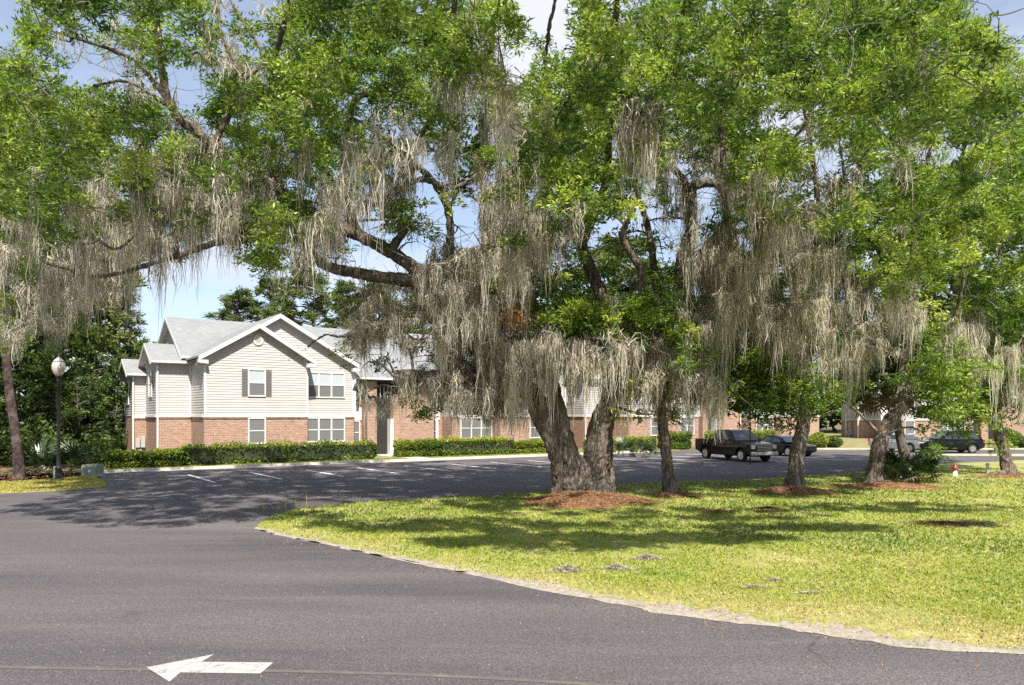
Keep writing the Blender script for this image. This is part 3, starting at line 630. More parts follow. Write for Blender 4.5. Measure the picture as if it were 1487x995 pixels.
for r, row in enumerate(ROWS):
    for c, ch in enumerate(row):
        nl, st = NLEAF[ch]; k = int(nl)+(g.random() < nl-int(nl))
        if c >= 19 and ch in 'Ggm': k = int(k*1.22+.5)
        for _ in range(k):
            px, py = 50*c+g.uniform(-6, 56), 50*r+g.uniform(-6, 56); o = owner(px+g.normal()*40)
            P = at(px, py, depth(px, py, o))
            if sun_clear(P): targets[o].append((P, 'leaf', st))
        for _ in range({'M': 8, 'm': 4, 'b': 5}.get(ch, 0)):
            px, py = 50*c+g.uniform(0, 50), 50*r+g.uniform(-25, 35); o = owner(px+g.normal()*20)
            targets[o].append((at(px, py, BASEY[o]+g.uniform(-4, 3)), 'bare', 1))
# crown above and beside the picture, thinner
for _ in range(330):
    px, py = g.uniform(-250, 1750), -g.uniform(0, 1)**1.3*520-5; o = owner(px); Y = BASEY[o]+g.uniform(-13, 4)
    P = at(px, py, Y)
    if P[2] < 19 and sun_clear(P) and not (700 < px < 830 and py > -120 and g.random() < .7): targets[o].append((P, 'leaf', 1.25))
for px, py, Y, s in [(835,455,24,1.2),(870,470,24,1.1),(800,470,25,1),(770,440,25.5,1),(745,430,26,.9),(900,470,24,1),(960,440,24,1.1),(990,480,24,1.1),(1010,500,24,1.0),(1005,530,24,.8),(925,455,24,.8),(845,430,24.5,1),
                     (1150,560,27,1),(1190,560,27,.9),(1125,572,28,.7),(1085,550,28.5,.8),(1215,580,27.5,.7),(1175,585,27.4,.7),(1130,530,27,1),(1380,550,29,1.1),(1352,562,29,1),(1345,530,29.5,1),(1400,575,29.5,.9),(1420,540,30,1),(1372,585,29.5,.7)]:
    for _ in range(2): targets[owner(px)].append((at(px+g.normal()*10, py+g.normal()*8, Y+g.normal()*.4), 'leaf', s))

# boughs overhead that throw the patches of shade on the lot and the lawn: (px, py on the ground, half sizes in px)
for px, py, rx, ry, n in [(230, 742, 215, 22, 125), (120, 728, 120, 9, 26), (400, 712, 190, 14, 60), (600, 700, 200, 10, 18), (560, 765, 130, 9, 24), (800, 788, 190, 12, 90), (690, 765, 140, 10, 44), (1010, 783, 130, 7, 44), (1000, 748, 200, 9, 50), (1150, 768, 140, 6, 44), (1300, 738, 160, 7, 44), (1400, 762, 80, 3, 14), (850, 765, 130, 6, 16), (1060, 716, 190, 9, 70), (1330, 706, 160, 9, 60), (1000, 703, 120, 5, 20)]:
    for _ in range(n):
        a = g.uniform(0, 6.283); t = math.sqrt(g.random()); G0 = gp(px+rx*t*math.cos(a), py+ry*t*math.sin(a))
        for _t in range(12):
            z = g.uniform(7.0, 13.5); P = np.array([G0[0]+.19*z, G0[1]-.70*z, z]); qx = CX+F*P[0]/max(P[1], .5); qy = HY-F*(z-CH)/max(P[1], .5)
            if P[1] > 4 and (qy < -25 or (qy < 330 and 0 <= qx < 1487 and ROWS[int(qy//50)][int(qx//50)] in 'GgM' and P[1] > 12)): targets[owner(min(max(qx, 0), 1480)) if P[1] > 14 else (0 if P[0] < 6 else 2)].append((P, 'leaf', 1.15)); break
# inner boughs behind the crowns, their shade put in as darker leaf tint
for _ in range(170):
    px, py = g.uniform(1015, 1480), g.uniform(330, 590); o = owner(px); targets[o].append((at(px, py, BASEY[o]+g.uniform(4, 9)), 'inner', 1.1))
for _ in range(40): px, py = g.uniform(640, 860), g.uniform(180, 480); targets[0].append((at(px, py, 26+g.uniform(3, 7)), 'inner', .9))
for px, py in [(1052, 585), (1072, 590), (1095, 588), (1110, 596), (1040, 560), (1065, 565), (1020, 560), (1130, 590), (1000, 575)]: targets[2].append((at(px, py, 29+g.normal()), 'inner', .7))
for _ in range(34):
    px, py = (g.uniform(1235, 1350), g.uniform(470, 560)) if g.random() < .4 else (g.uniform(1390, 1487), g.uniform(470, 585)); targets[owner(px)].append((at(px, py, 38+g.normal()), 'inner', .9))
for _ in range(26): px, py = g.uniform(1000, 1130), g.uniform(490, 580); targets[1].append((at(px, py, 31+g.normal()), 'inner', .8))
# nearer bright boughs in front of the trunk
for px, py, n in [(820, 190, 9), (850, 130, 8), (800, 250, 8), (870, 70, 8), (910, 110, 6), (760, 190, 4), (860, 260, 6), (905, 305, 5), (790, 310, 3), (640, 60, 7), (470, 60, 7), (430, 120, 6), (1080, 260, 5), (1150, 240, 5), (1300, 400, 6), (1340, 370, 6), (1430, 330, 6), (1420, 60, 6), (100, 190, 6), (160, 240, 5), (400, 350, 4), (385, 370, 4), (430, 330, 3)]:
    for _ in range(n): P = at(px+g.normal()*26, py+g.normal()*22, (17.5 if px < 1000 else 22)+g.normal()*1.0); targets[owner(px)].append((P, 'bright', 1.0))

def SAG(t, a): return 15*math.sin(math.pi*((t*2.6+a*.013) % 1))+14*math.sin(t*5+a)
SWAGS = {0: [(690, 470, 800, 496, 24.6, 24.2, 54, 1.4, 3.0), (790, 490, 860, 470, 24.2, 24.4, 34, 1.2, 3.0), (850, 505, 935, 500, 24.2, 24.6, 26, .8, 2.4), (925, 498, 990, 515, 25.0, 26, 14, .7, 2.0), (620, 420, 700, 440, 24.8, 24.4, 34, 1.2, 2.2), (520, 560, 570, 565, 23.8, 24.1, 14, .9, 1.8), (570, 545, 745, 560, 24.1, 24.8, 48, 1.0, 2.3), (500, 480, 640, 462, 23.8, 24.3, 22, .5, 1.5), (700, 360, 790, 330, 24, 25, 34, 1.3, 2.6), (540, 230, 600, 250, 24, 24.6, 16, .9, 1.9), (225, 255, 420, 300, 20.6, 22, 40, 1.0, 2.3), (120, 330, 260, 350, 19.8, 20.6, 26, 1.2, 2.3)],
         1: [(985, 450, 1060, 435, 25.5, 24.6, 56, 1.8, 3.7), (900, 540, 960, 535, 26.6, 26.8, 20, .7, 1.4), (940, 505, 1000, 500, 26, 26, 16, 1, 2.0), (1040, 330, 1090, 350, 24.6, 24.8, 28, 1.2, 2.8), (890, 190, 960, 220, 25, 26, 20, 1, 2.2)],
         2: [(1080, 420, 1230, 440, 26.5, 28, 64, 1.8, 3.4), (1120, 480, 1230, 470, 27, 28, 30, 1.4, 2.8), (1225, 455, 1300, 510, 28, 27.6, 20, 1, 2.2)],
         3: [(1230, 420, 1330, 430, 29, 30, 22, 1.2, 2.6)], 4: [(1370, 440, 1430, 480, 34.5, 35, 30, 1.8, 3.8), (1400, 500, 1485, 490, 34, 34, 34, 1.6, 3.4)]}
def in_gap(P):
    qx = CX+F*P[0]/P[1]; qy = HY-F*(P[2]-CH)/P[1]
    return (742 < qx < 822 and -60 < qy < 52) or (1405 < qx < 1500 and -60 < qy < 40-(1487-qx)*.1) or (qx < 36 and -60 < qy < 62) or (205 < qx < 335 and 378 < qy < 480)
def thin(P):
    qx = CX+F*P[0]/P[1]; qy = HY-F*(P[2]-CH)/P[1]
    for x0, x1, y0, y1, p in ((905, 1010, 225, 430, .6), (560, 650, 215, 300, .6), (845, 905, 320, 430, .45), (450, 612, 335, 415, .65), (60, 330, 20, 150, .4), (480, 545, 140, 330, .5), (1010, 1090, 250, 350, .45)):
        if x0 < qx < x1 and y0 < qy < y1: return p
    return 0
for i_ in range(5): targets[i_] = [t for t in targets[i_] if t[0][1] > 3 and not in_gap(t[0]) and g.random() >= thin(t[0])]
def grow_oak(i):
    label, (bx, by, bY) = OAKS[i]; base = gp(bx, by)
    root = empty('live_oak', (base[0], base[1], 0), label=label, cat='tree', group='moss-hung oaks on the lawn')
    rg = np.random.default_rng(100+i); main_p, main_r, nodes, nrad = [], [], [], []
    for pts, rad in LIMBS[i]:
        P, r = smooth_path(P3(pts), rad); k = len(P)
        w_ = np.cumsum(rg.normal(size=(k, 3)), 0)*.012; w_ -= np.linspace(0, 1, k)[:, None]*w_[-1]; P = P+w_*np.minimum(1, np.linspace(0, 3, k))[:, None]
        main_p.append(P); main_r.append(r); nodes += list(P); nrad += list(r)
    # root flare on ground-standing stems
    roots = []
    for P, r in zip(main_p, main_r):
        if P[0][2] < .3 and r[0] > .25:
            P[0][2] = -.25
            for a in rg.uniform(0, 6.28, 5):
                d = np.array([math.cos(a), math.sin(a), 0]); L0 = r[0]*rg.uniform(1.1, 1.7)
                roots.append((np.array([P[0]+[0, 0, .75]+d*r[0]*.45, P[0]+[0, 0, .45]+d*r[0]*.8, P[0]+[0, 0, .26]+d*L0*.75, P[0]+[0, 0, .12]+d*L0]), np.array([.16, .15, .11, .05])*(r[0]/.5)**.5))
    V, Fq = tubes(main_p+[a for a, _ in roots], main_r+[b for _, b in roots], 12, rg, .05)
    # end caps so the remesh closes
    tr = np_mesh('trunk', V-np.array(root.location)[None], Fq, M['oak_bark'], root, smooth=True)
    bm = bmesh.new(); bm.from_mesh(tr.data); bmesh.ops.holes_fill(bm, edges=[e for e in bm.edges if e.is_boundary], sides=0); bmesh.ops.recalc_face_normals(bm, faces=bm.faces); bm.to_mesh(tr.data); bm.free()
    rm = tr.modifiers.new('remesh', 'REMESH'); rm.mode = 'VOXEL'; rm.voxel_size = .045; rm.use_smooth_shade = True
    tx = bpy.data.textures.new('bark', 'CLOUDS'); tx.noise_scale = .22; tx.noise_depth = 3
    dm = tr.modifiers.new('ridges', 'DISPLACE'); dm.texture = tx; dm.strength = .11; dm.mid_level = .5; dm.texture_coords = 'LOCAL'
    swp = [np.array([at(x0+(x1-x0)*t, y0+(y1-y0)*t+SAG(t, x0), Ya+(Yb-Ya)*t) for t in np.linspace(0, .999, 19)]) for (x0, y0, x1, y1, Ya, Yb, *_r) in SWAGS.get(i, [])]
    # branches: each target joins the nearest node of what has grown so far
    nodes = np.array(nodes); nrad = np.array(nrad); T = targets[i]
    cen = np.array([BASEY[i]*0+base[0], base[1], 5]); T = sorted(T, key=lambda t: np.min(np.linalg.norm(nodes-t[0], axis=1)))
    bp, br, moss_pts = [], [], []
    cap = 60000; NB = np.zeros((cap, 3)); NR = np.zeros(cap); n = len(nodes); NB[:n] = nodes; NR[:n] = nrad
    for P, kind, st in T:
        d = np.linalg.norm(NB[:n]-P, axis=1)+1.2*(NB[:n, 2] > P[2]+.6)-np.minimum(NR[:n], .2)*2
        j = int(np.argmin(d)); A = NB[j]; L0 = np.linalg.norm(P-A)
        if L0 < .12: continue
        k = max(4, int(L0/.28)); t = np.linspace(0, 1, k)[:, None]
        mid = np.array([0, 0, .10*L0])+rg.normal(size=3)*.16*L0
        Q = A*(1-t)+P*t+mid*(4*t*(1-t))+np.cumsum(rg.normal(size=(k, 3))*.035, 0)*(t > 0)
        r0 = min(NR[j]*.75, .018+.014*L0+.012*(kind == 'bare')); rr = r0*(1-t[:, 0])**.7+.007
        bp.append(Q); br.append(rr); NB[n:n+k-1] = Q[1:]; NR[n:n+k-1] = rr[1:]; n += k-1
        if kind == 'bare':                           # bare forked twigs
            for _ in range(3):
                s = Q[rg.integers(k//2, k)]; e = s+rg.normal(size=3)*[.45, .45, .3]; m_ = (s+e)/2+rg.normal(size=3)*.1; bp.append(np.array([s, m_, e])); br.append(np.array([.012, .008, .004]))
    for Q in swp:
        bp.append(Q); br.append(np.linspace(.05, .025, len(Q)))
        for e in (Q[0], Q[-1]):
            d = np.linalg.norm(NB[:n]-e, axis=1); j = int(np.argmin(d)); t = np.linspace(0, 1, 6)[:, None]; bp.append(NB[j]*(1-t)+e*t+np.array([0, 0, .2])*d[j]*(4*t*(1-t))); br.append(np.linspace(.07, .045, 6))
    a = Acc(); V, Fq = tubes(bp, br, 4); a.add(V, Fq); a.obj('branches', M['twig'], root, smooth=True, kind='stuff')
    # leaves
    LV = Acc(); tw, twr = [], []
    for P, kind, st in T:
        if kind not in ('leaf', 'bright', 'inner'): continue
        dsc = min(1.35, max(.8, P[1]/25))
        Rr = (.42+.14*st)*(1+rg.normal()*.14)*dsc; ns = int(13*st)+3; dirs = unit(rg.normal(size=(ns, 3))*[1, 1, .7]+[0, 0, .15]); rad = rg.uniform(.25, 1, ns)[:, None]*Rr; sc = P+dirs*rad
        bright = rg.normal(.02, .17)+{'bright': .18, 'inner': -.3}.get(kind, 0)  # clump tint imitates shaded and highlit clumps; inner boughs are darkened most
        for s in range(0, ns, 4): tw.append(np.array([P, (P+sc[s])/2+rg.normal(size=3)*.04, sc[s]])); twr.append(np.array([.009, .006, .003]))
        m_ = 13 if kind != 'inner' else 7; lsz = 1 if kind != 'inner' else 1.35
        idx = np.repeat(np.arange(ns), m_); pts = sc[idx]+rg.normal(size=(len(idx), 3))*[.105*dsc, .105*dsc, .065*dsc]
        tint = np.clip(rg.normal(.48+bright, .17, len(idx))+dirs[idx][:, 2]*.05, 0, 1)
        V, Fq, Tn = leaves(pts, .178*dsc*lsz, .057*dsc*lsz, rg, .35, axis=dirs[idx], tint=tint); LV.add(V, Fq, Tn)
    if tw:
        V, Fq = tubes(tw, twr, 3); b_ = Acc(); b_.add(V, Fq); b_.obj('twigs', M['twig'], root, kind='stuff')
    LV.obj('crown', M['oak_leaf'], root, kind='stuff')
    # moss hangs from every branch node whose place in the photograph is mossy
    NBx = NB[:n]; NRx = NR[:n]; px = CX+F*NBx[:, 0]/NBx[:, 1]; py = HY-F*(NBx[:, 2]-CH)/NBx[:, 1]; MS = Acc(); cnt = 0
    cc = np.clip((px/50).astype(int), 0, 29); rr_ = np.floor((py+4)/50).astype(int); dens = {'M': 1.0, 'm': .6, 'b': .3, 'g': .05, 'f': .08, 'G': .015, 's': .03, '.': .0}
    pr = np.array([dens[ROWS[b][a]] if 0 <= b < 13 else (.02 if b < 0 else 0) for a, b in zip(cc, rr_)])
    pr[(NRx > .12) & (NBx[:, 2] < 3.2)] = 0; pr[NRx > .2] *= .8
    pr *= np.array([1-.8*thin(q) for q in NBx])
    pick = np.nonzero(rg.random(n) < np.minimum(1, pr*.95))[0]
    for j in pick:
        P = NBx[j]; r_ = NRx[j]; row = rr_[j]; heavy = pr[j] > .5
        Lm = rg.gamma(3, .24)+.15; 
        if heavy: Lm *= 1.55
        if 400 < py[j] < 560 and 640 < px[j] < 960: Lm *= 1.25
        if py[j] > 400 and px[j] < 650: Lm *= .6
        Lm = min(Lm, max(.2, P[2]-(1.9 if P[0] > -1 else 2.6)), 3.2); ns = int((28 if heavy else 16)*(.6+.6*rg.random())*(1.15 if P[1] < 28 else .8))
        wdt = .07+.13*rg.random()+r_*.8; ang = rg.uniform(0, 6.28); o_ = rg.normal(size=(ns, 1))*wdt; pp = P+o_*np.array([math.cos(ang), math.sin(ang)*1.0, 0])+rg.normal(size=(ns, 3))*[.05, .05, .06]
        ln = Lm*np.exp(-(o_[:, 0]/wdt)**2*.5)*rg.uniform(.35, 1.0, ns); wd = rg.uniform(.014, .034, ns)*min(1.4, max(.9, P[1]/25))
        V, Fq, Tn = strands(pp, ln, wd, rg, .055, 3); Tn = np.clip(Tn+rg.normal()*.16, 0, 1); MS.add(V, Fq, Tn); cnt += ns
        nf = 9 if heavy else 5; fzp = P+np.stack([rg.normal(size=nf)*wdt*math.cos(ang), rg.normal(size=nf)*wdt*math.sin(ang), -Lm*.75*rg.random(nf)], 1)+rg.normal(size=(nf, 3))*.035
        V, Fq, Tn = leaves(fzp, .24, .013, rg, .2, axis=unit(rg.normal(size=(nf, 3))*[.8, .8, .3]-[0, 0, 1])*1.2, tint=np.clip(rg.normal(.55, .2, nf), 0, 1)); MS.add(V, Fq, Tn)
        # matted tuft where it clings to the branch
        q = P+rg.normal(size=(6, 3))*[.12, .12, .07]; V, Fq, Tn = strands(q, rg.uniform(.08, .3, 6), np.full(6, .05), rg, .12, 2); MS.add(V, Fq, Tn); 
    fz = []
    for (x0, y0, x1, y1, Ya, Yb, n_, lo_, hi_) in SWAGS.get(i, []):      # long curtains over the low limbs
        for _ in range(n_):
            t = rg.random(); P = at(x0+(x1-x0)*t, y0+(y1-y0)*t+SAG(t, x0), Ya+(Yb-Ya)*t+rg.normal()*.25); Lm = rg.uniform(lo_, hi_)*(.68+.42*math.sin(t*17+x0)+rg.normal()*.18); Lm = max(.3, min(Lm, P[2]-2.0))
            ns = 22; o_ = rg.normal(size=(ns, 1))*.13; pp = P+o_*np.array([1, .3, 0])+rg.normal(size=(ns, 3))*[.05, .06, .07]; ln = Lm*np.exp(-(o_[:, 0]/.13)**2*.45)*rg.uniform(.4, 1, ns)
            V, Fq, Tn = strands(pp, ln, rg.uniform(.015, .034, ns), rg, .05, 3); MS.add(V, Fq, np.clip(Tn+rg.normal()*.15+.06, 0, 1)); cnt += ns
    MS.obj('hanging_moss', M['moss'], root, kind='stuff')
    print('oak', i, 'branches', len(bp), 'leaves', sum(len(f) for f in LV.F), 'strands', cnt)
    return root
oaks = [grow_oak(i) for i in range(5)]

# ------------------------------------------------------------------ grass, straw, fallen moss
gr = np.random.default_rng(5)
def patch(X, Y):
    return .5+.22*np.sin(X*.55+1.3*np.sin(Y*.4))+.18*np.sin(Y*1.1+X*.3+2)+.14*np.sin(X*1.9-Y*1.4)+.1*np.sin(X*4.1+Y*3.3)
near_a = np.array(near)
def blades(n, y0, y1, pw, ln, wd, seed, name='grass'):
    r = np.random.default_rng(seed); U = r.random(n); Y = (y0**(1-pw)+U*(y1**(1-pw)-y0**(1-pw)))**(1/(1-pw)); X = (np.where(r.random(n) < .9, r.uniform(-60, 1540, n), r.uniform(1540, 2150, n))-CX)/F*Y
    ok = inside(lawn_poly, X, Y); X, Y = X[ok], Y[ok]
    d = np.full(len(X), 9.0)
    for q in near_a[::3]: d = np.minimum(d, np.hypot(X-q[0], Y-q[1]))
    pn = patch(X, Y); sandy = (d < .9) & (r.random(len(X)) < np.clip(.95-d*.9, 0, 1)); bald = (pn > .86) & (r.random(len(X)) < .6)
    k = ~(sandy | bald); X, Y, d, pn = X[k], Y[k], d[k], pn[k]; m = len(X)
    P = np.stack([X, Y, np.full(m, .03)+.02*(.5+Y/80)], 1); ax = r.normal(size=(m, 3))*[.55, .55, .15]+[0, 0, 1]
    t = np.clip(r.normal(.39, .13, m)+(pn-.5)*.6+np.clip(.5-d*.22, 0, .5)+.16*(Y < 15), 0, 1); s = (.75+.5*r.random(m))*np.clip(Y/12, .8, 2.2)
    V, Fq, T = leaves(P, ln*s, wd*s, r, 0, axis=unit(ax)*3, tint=t); return V, Fq, T
A_ = Acc(); A_.add(*blades(215000, 7.6, 40, 1.7, .062, .017, 1)); A_.obj('grass', M['grass'], kind='stuff', label='mown green and straw-coloured grass covering the lawn under the oaks')
# straw needles helper
def mound(px, py, rx, ry, h, n, seed, label):
    c = gp(px, py); r = np.random.default_rng(seed); V = []; Fc = []; flat = h < .11; K = 28; Rg = 8
    rim = 1+.16*np.sin(np.arange(K)/K*6.283*3+seed)+r.normal(size=K)*.06
    for i in range(Rg+1):
        t = i/Rg
        for k in range(K):
            a = 2*math.pi*k/K; V.append((c[0]+math.cos(a)*rx*t*rim[k], c[1]+math.sin(a)*ry*t*rim[k], .024+h*(1-t*t)**1.2+(r.normal()*.018 if 0 < i < Rg else 0)))
    for i in range(Rg):
        for k in range(K): Fc.append((i*K+k, i*K+(k+1) % K, (i+1)*K+(k+1) % K, (i+1)*K+k)[::-1])
    if not flat: o = np_mesh('pine_straw', V, Fc, M['mulch'], smooth=True, kind='stuff', label=label)
    t = (np.sqrt(r.random(n))*1.08 if not flat else np.abs(r.normal(size=n))*.55); a = r.uniform(0, 6.283, n); rm_ = np.interp(a/6.283*K, np.arange(K+1), np.append(rim, rim[0]))
    P = np.stack([c[0]+np.cos(a)*rx*t*rm_, c[1]+np.sin(a)*ry*t*rm_, .034+h*np.clip(1-t*t, 0, 1)**1.2+r.random(n)*.03], 1)
    ax = r.normal(size=(n, 3))*[1, 1, .2]; V, Fq, T = leaves(P, .16, .014, r, 1, axis=unit(ax)*3)
    if flat: return np_mesh('leaf_litter', V, Fq, M['straw'], tint=T*.35, kind='stuff', label=label)
    np_mesh('straw_needles', V, Fq, M['straw'], o, tint=T, kind='stuff')
    return o
mound(850, 732, 2.05, 1.5, .34, 9000, 1, 'mound of reddish pine straw around the foot of the big forked oak')
mound(978, 722, .9, .6, .12, 1500, 2, 'thin patch of pine straw at the foot of the slim oak')
mound(1150, 717, 1.5, .9, .20, 3500, 3, 'low mound of pine straw under the crooked oak')
mound(1290, 709, 2.3, .9, .16, 3500, 4, 'pine straw and roots under the palm and leaning oak')
mound(1480, 694, 2.0, .7, .14, 2500, 5, 'pine straw patch at the foot of the right-hand oak')
mound(1040, 747, .8, .35, .06, 900, 6, 'dark leaf litter patch left of the smaller one on the lawn')
mound(1115, 744, .6, .25, .10, 900, 7, 'small heap of dark leaf litter on the shaded lawn')
mound(1375, 764, 1.2, .5, .04, 1400, 8, 'wide brown leaf litter patch on the right side of the lawn')
# pine straw floor under the woods at the left
r = np.random.default_rng(9); n = 18000; Y = r.uniform(29, 48, n); X = r.uniform(-45, -17, n)
P = np.stack([X, Y, .02+r.random(n)*.03], 1); V, Fq, T = leaves(P, .22, .03, r, 1, axis=unit(r.normal(size=(n, 3))*[1, 1, .15])*3, tint=np.clip(r.normal(.5, .25, n), 0, 1))
pxx = CX+F*X/Y; pyy = HY+F*CH/Y; ok = ~((pxx > 134) | (pyy > 704-(.0)*pxx)); keep = np.repeat(ok, 4); Fq = np.arange(keep.sum()).reshape(-1, 4)
np_mesh('pine_straw', V[keep], Fq, M['straw'], tint=T[keep], kind='stuff', label='fallen pine straw covering the ground under the woods at the left')
r = np.random.default_rng(19); n = 26000; Y = r.uniform(27.5, 37, n); X = r.uniform(-30, -15.8, n); ok = inside([tuple(q[:2]) for q in [gp(x, y) for x, y in [(150, 698), (156, 705), (143, 708), (93, 712.5), (40, 715.5), (0, 717)]]+[(-60, 27.4), (-60, 34)]+[gp(x, y) for x, y in [(20, 700), (85, 695), (137, 692)]]], X, Y); X, Y = X[ok], Y[ok]
V, Fq, T = leaves(np.stack([X, Y, np.full(len(X), .03)], 1), .11, .03, r, 0, axis=unit(r.normal(size=(len(X), 3))*[.5, .5, .1]+[0, 0, 1])*3, tint=np.clip(r.normal(.74, .16, len(X)), 0, 1))
np_mesh('grass', V, Fq, M['grass'], tint=T, kind='stuff', label='dry yellow grass on the verge around the lamp post')
# bed grass in front of the hedges
n = 18000; U = r.uniform(4.6, 44, n); Vv = r.uniform(KV+.2, 44.2, n); ok = (U < 22.05) | (U > 23.55); U, Vv = U[ok], Vv[ok]
V, Fq, T = leaves(np.stack([UX*U-UY*Vv, UY*U+UX*Vv, np.full(len(U), .09)], 1), .12, .035, r, 0, axis=unit(r.normal(size=(len(U), 3))*[.5, .5, .1]+[0, 0, 1])*3, tint=np.clip(r.normal(.6, .18, len(U)), 0, 1))
np_mesh('grass', V, Fq, M['grass'], tint=T, kind='stuff', label='strip of short grass between the kerb and the hedges')
# tall weeds on the tip of the lawn
for q, (px, py, cnt) in enumerate([(388, 748, 26), (418, 742, 14), (450, 738, 14), (500, 734, 14)]):
    c = gp(px, py); cnt = cnt//2; P = c+r.normal(size=(cnt, 3))*[.25, .12, 0]; ax = r.normal(size=(cnt, 3))*[.22, .22, .05]+[0, 0, 1]; P[:, 2] = .22
    V, Fq, T = leaves(P, .42, .016, r, 0, axis=unit(ax)*8, tint=np.full(cnt, .8)); np_mesh('weeds', V, Fq, M['grass'], tint=T, kind='stuff', label='thin tall weeds at the edge of the lawn by the parking lot')
# leaves and twigs dropped along the road edge and on the lawn
n = 1500; k_ = r.integers(4, len(near)-14, n); q = np.array(near)[k_]; P = np.stack([q[:, 0]+r.normal(size=n)*.5, q[:, 1]+r.normal(size=n)*.55-.1, np.where(inside(lawn_poly, q[:, 0], q[:, 1]), .05, .05)], 1); inl = inside(lawn_poly, P[:, 0], P[:, 1]); P[:, 2] = np.where(inl, .06, .014)
V, Fq, T = leaves(P, .04, .016, r, 2, tint=r.random(n)*.8); np_mesh('leaf_litter', V, Fq, M['straw'], tint=T, kind='stuff', label='dead leaves and bits of twig strewn along the road edge of the lawn')
n = 1500; Y = 9+26*r.random(n)**1.3; X = (r.uniform(300, 1500, n)-CX)/F*Y; ok = inside(lawn_poly, X, Y); X, Y = X[ok], Y[ok]
V, Fq, T = leaves(np.stack([X, Y, np.full(len(X), .085)], 1), .075, .03, r, 2, tint=np.clip(r.normal(.5, .3, len(X)), 0, 1)); np_mesh('leaf_litter', V, Fq, M['straw'], tint=T, kind='stuff', label='scattered brown fallen leaves lying on the lawn')
n = 900; Y = 8+16*r.random(n)**1.2; X = (r.uniform(-50, 1500, n)-CX)/F*Y; ok = ~inside(lawn_poly, X, Y) & (Y < 24); X, Y = X[ok], Y[ok]
V, Fq, T = leaves(np.stack([X, Y, np.full(len(X), .012)], 1), .024, .013, r, 3, tint=np.clip(r.normal(.9, .2, len(X)), 0, 1)); np_mesh('leaf_litter', V, Fq, M['straw'], tint=T, kind='stuff', label='tiny dry leaves scattered over the asphalt in the foreground')
# fallen moss
for px, py, rx, ry, n, lb in [(825, 833, .36, .15, 700, 'grey heap of fallen moss nearest the road edge'), (895, 830, .34, .13, 600, 'second grey heap of fallen moss right of the first'), (940, 815, .35, .15, 600, 'dark clump of fallen moss at the edge of the shade'),
                              (1095, 857, .3, .08, 200, 'flat thin scatter of fallen moss on the sunny lawn'), (1125, 846, .25, .07, 140, 'small scatter of fallen moss farther up the lawn'), (1175, 865, .25, .06, 120, 'little scatter of fallen moss right of the others')]:
    c = gp(px, py); a = r.uniform(0, 6.28, n); t = np.abs(r.normal(size=n))*.5; P = np.stack([c[0]+np.cos(a)*rx*t, c[1]+np.sin(a)*ry*t, .05+.13*np.exp(-t*t*2)*r.random(n)*(n/900)], 1)
    V, Fq, T = leaves(P, .10, .012, r, .3, axis=unit(r.normal(size=(n, 3))*[1, 1, .35])*2, tint=np.clip(r.normal(.42, .15, n), 0, 1)); np_mesh('fallen_moss', V, Fq, M['moss'], tint=T, kind='stuff', label=lb)

# ------------------------------------------------------------------ hedges and shrubs
def u_at(px, v):
    a = (px-CX)/F; Y = v/(UX-UY*a); return Y*(UX*a+UY)
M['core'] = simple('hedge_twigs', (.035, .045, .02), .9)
def hedge(name, px0, px1, v0, v1, h, label, group=None, mean=.5, top=.15, cat='hedge', seed=0, rnd=.25):
    r = np.random.default_rng(seed+40); vm = (v0+v1)/2; u0, u1 = u_at(px0, v0), u_at(px1, v0); Lh, W = (u1-u0), (v1-v0)
    root = empty(name, uv((u0+u1)/2, vm), R(34.74), label=label, cat=cat, group=group)
    a, b2 = Lh/2, W/2; n = int(min(13000 if px0 < 300 else 8000, 900*(Lh*(h*1.2+W)+W*h*2)))
    d = unit(r.normal(size=(n*2, 3))*[a, b2, h/2]); q = np.sign(d)*np.abs(d)**.42; q /= np.maximum(1, np.abs(q).max(1, keepdims=True)); q *= r.uniform(.86, 1.03, (n*2, 1))
    # resample uniformly along the length
    q[:, 0] = np.where(np.abs(q[:, 0]) < .93, r.uniform(-.97, .97, n*2), q[:, 0])
    P = q*[a, b2, h/2]; P[:, 2] += h/2
    bumpf = 1+.07*np.sin(P[:, 0]*3.1+seed)+.05*np.sin(P[:, 0]*7.3+P[:, 2]*5); P[:, 1] *= bumpf; P[:, 2] *= 1+.05*np.sin(P[:, 0]*2.3+1+seed)+.04*np.sin(P[:, 0]*6.1)
    P += r.normal(size=P.shape)*.035; keep = P[:, 1] < b2*.8; P = P[keep & (P[:, 2] > .06)]
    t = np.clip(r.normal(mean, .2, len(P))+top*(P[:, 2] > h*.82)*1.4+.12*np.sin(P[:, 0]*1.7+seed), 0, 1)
    V, Fq, T = leaves(P, .16 if Lh > 6 else .13, .09 if Lh > 6 else .075, r, .3, axis=unit(np.stack([P[:, 0]*.0, P[:, 1]-0, P[:, 2]-h*.4], 1)), tint=t)
    np_mesh('foliage', V, Fq, M['hedge_leaf'], root, tint=T, kind='stuff')
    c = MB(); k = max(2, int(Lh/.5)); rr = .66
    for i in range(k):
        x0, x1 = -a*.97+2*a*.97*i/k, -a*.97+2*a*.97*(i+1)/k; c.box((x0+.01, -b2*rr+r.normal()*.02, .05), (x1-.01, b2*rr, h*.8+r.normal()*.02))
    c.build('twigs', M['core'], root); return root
G_ = 'clipped hedges and shrubs along the building fronts'
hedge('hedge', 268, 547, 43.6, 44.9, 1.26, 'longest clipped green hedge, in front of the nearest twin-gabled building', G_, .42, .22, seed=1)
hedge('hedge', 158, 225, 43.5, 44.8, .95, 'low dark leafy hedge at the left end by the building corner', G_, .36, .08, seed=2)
hedge('hedge', 227, 266, 43.5, 44.8, 1.0, 'short looser lighter hedge joining the low dark one to the longest hedge', G_, .55, .15, seed=3)
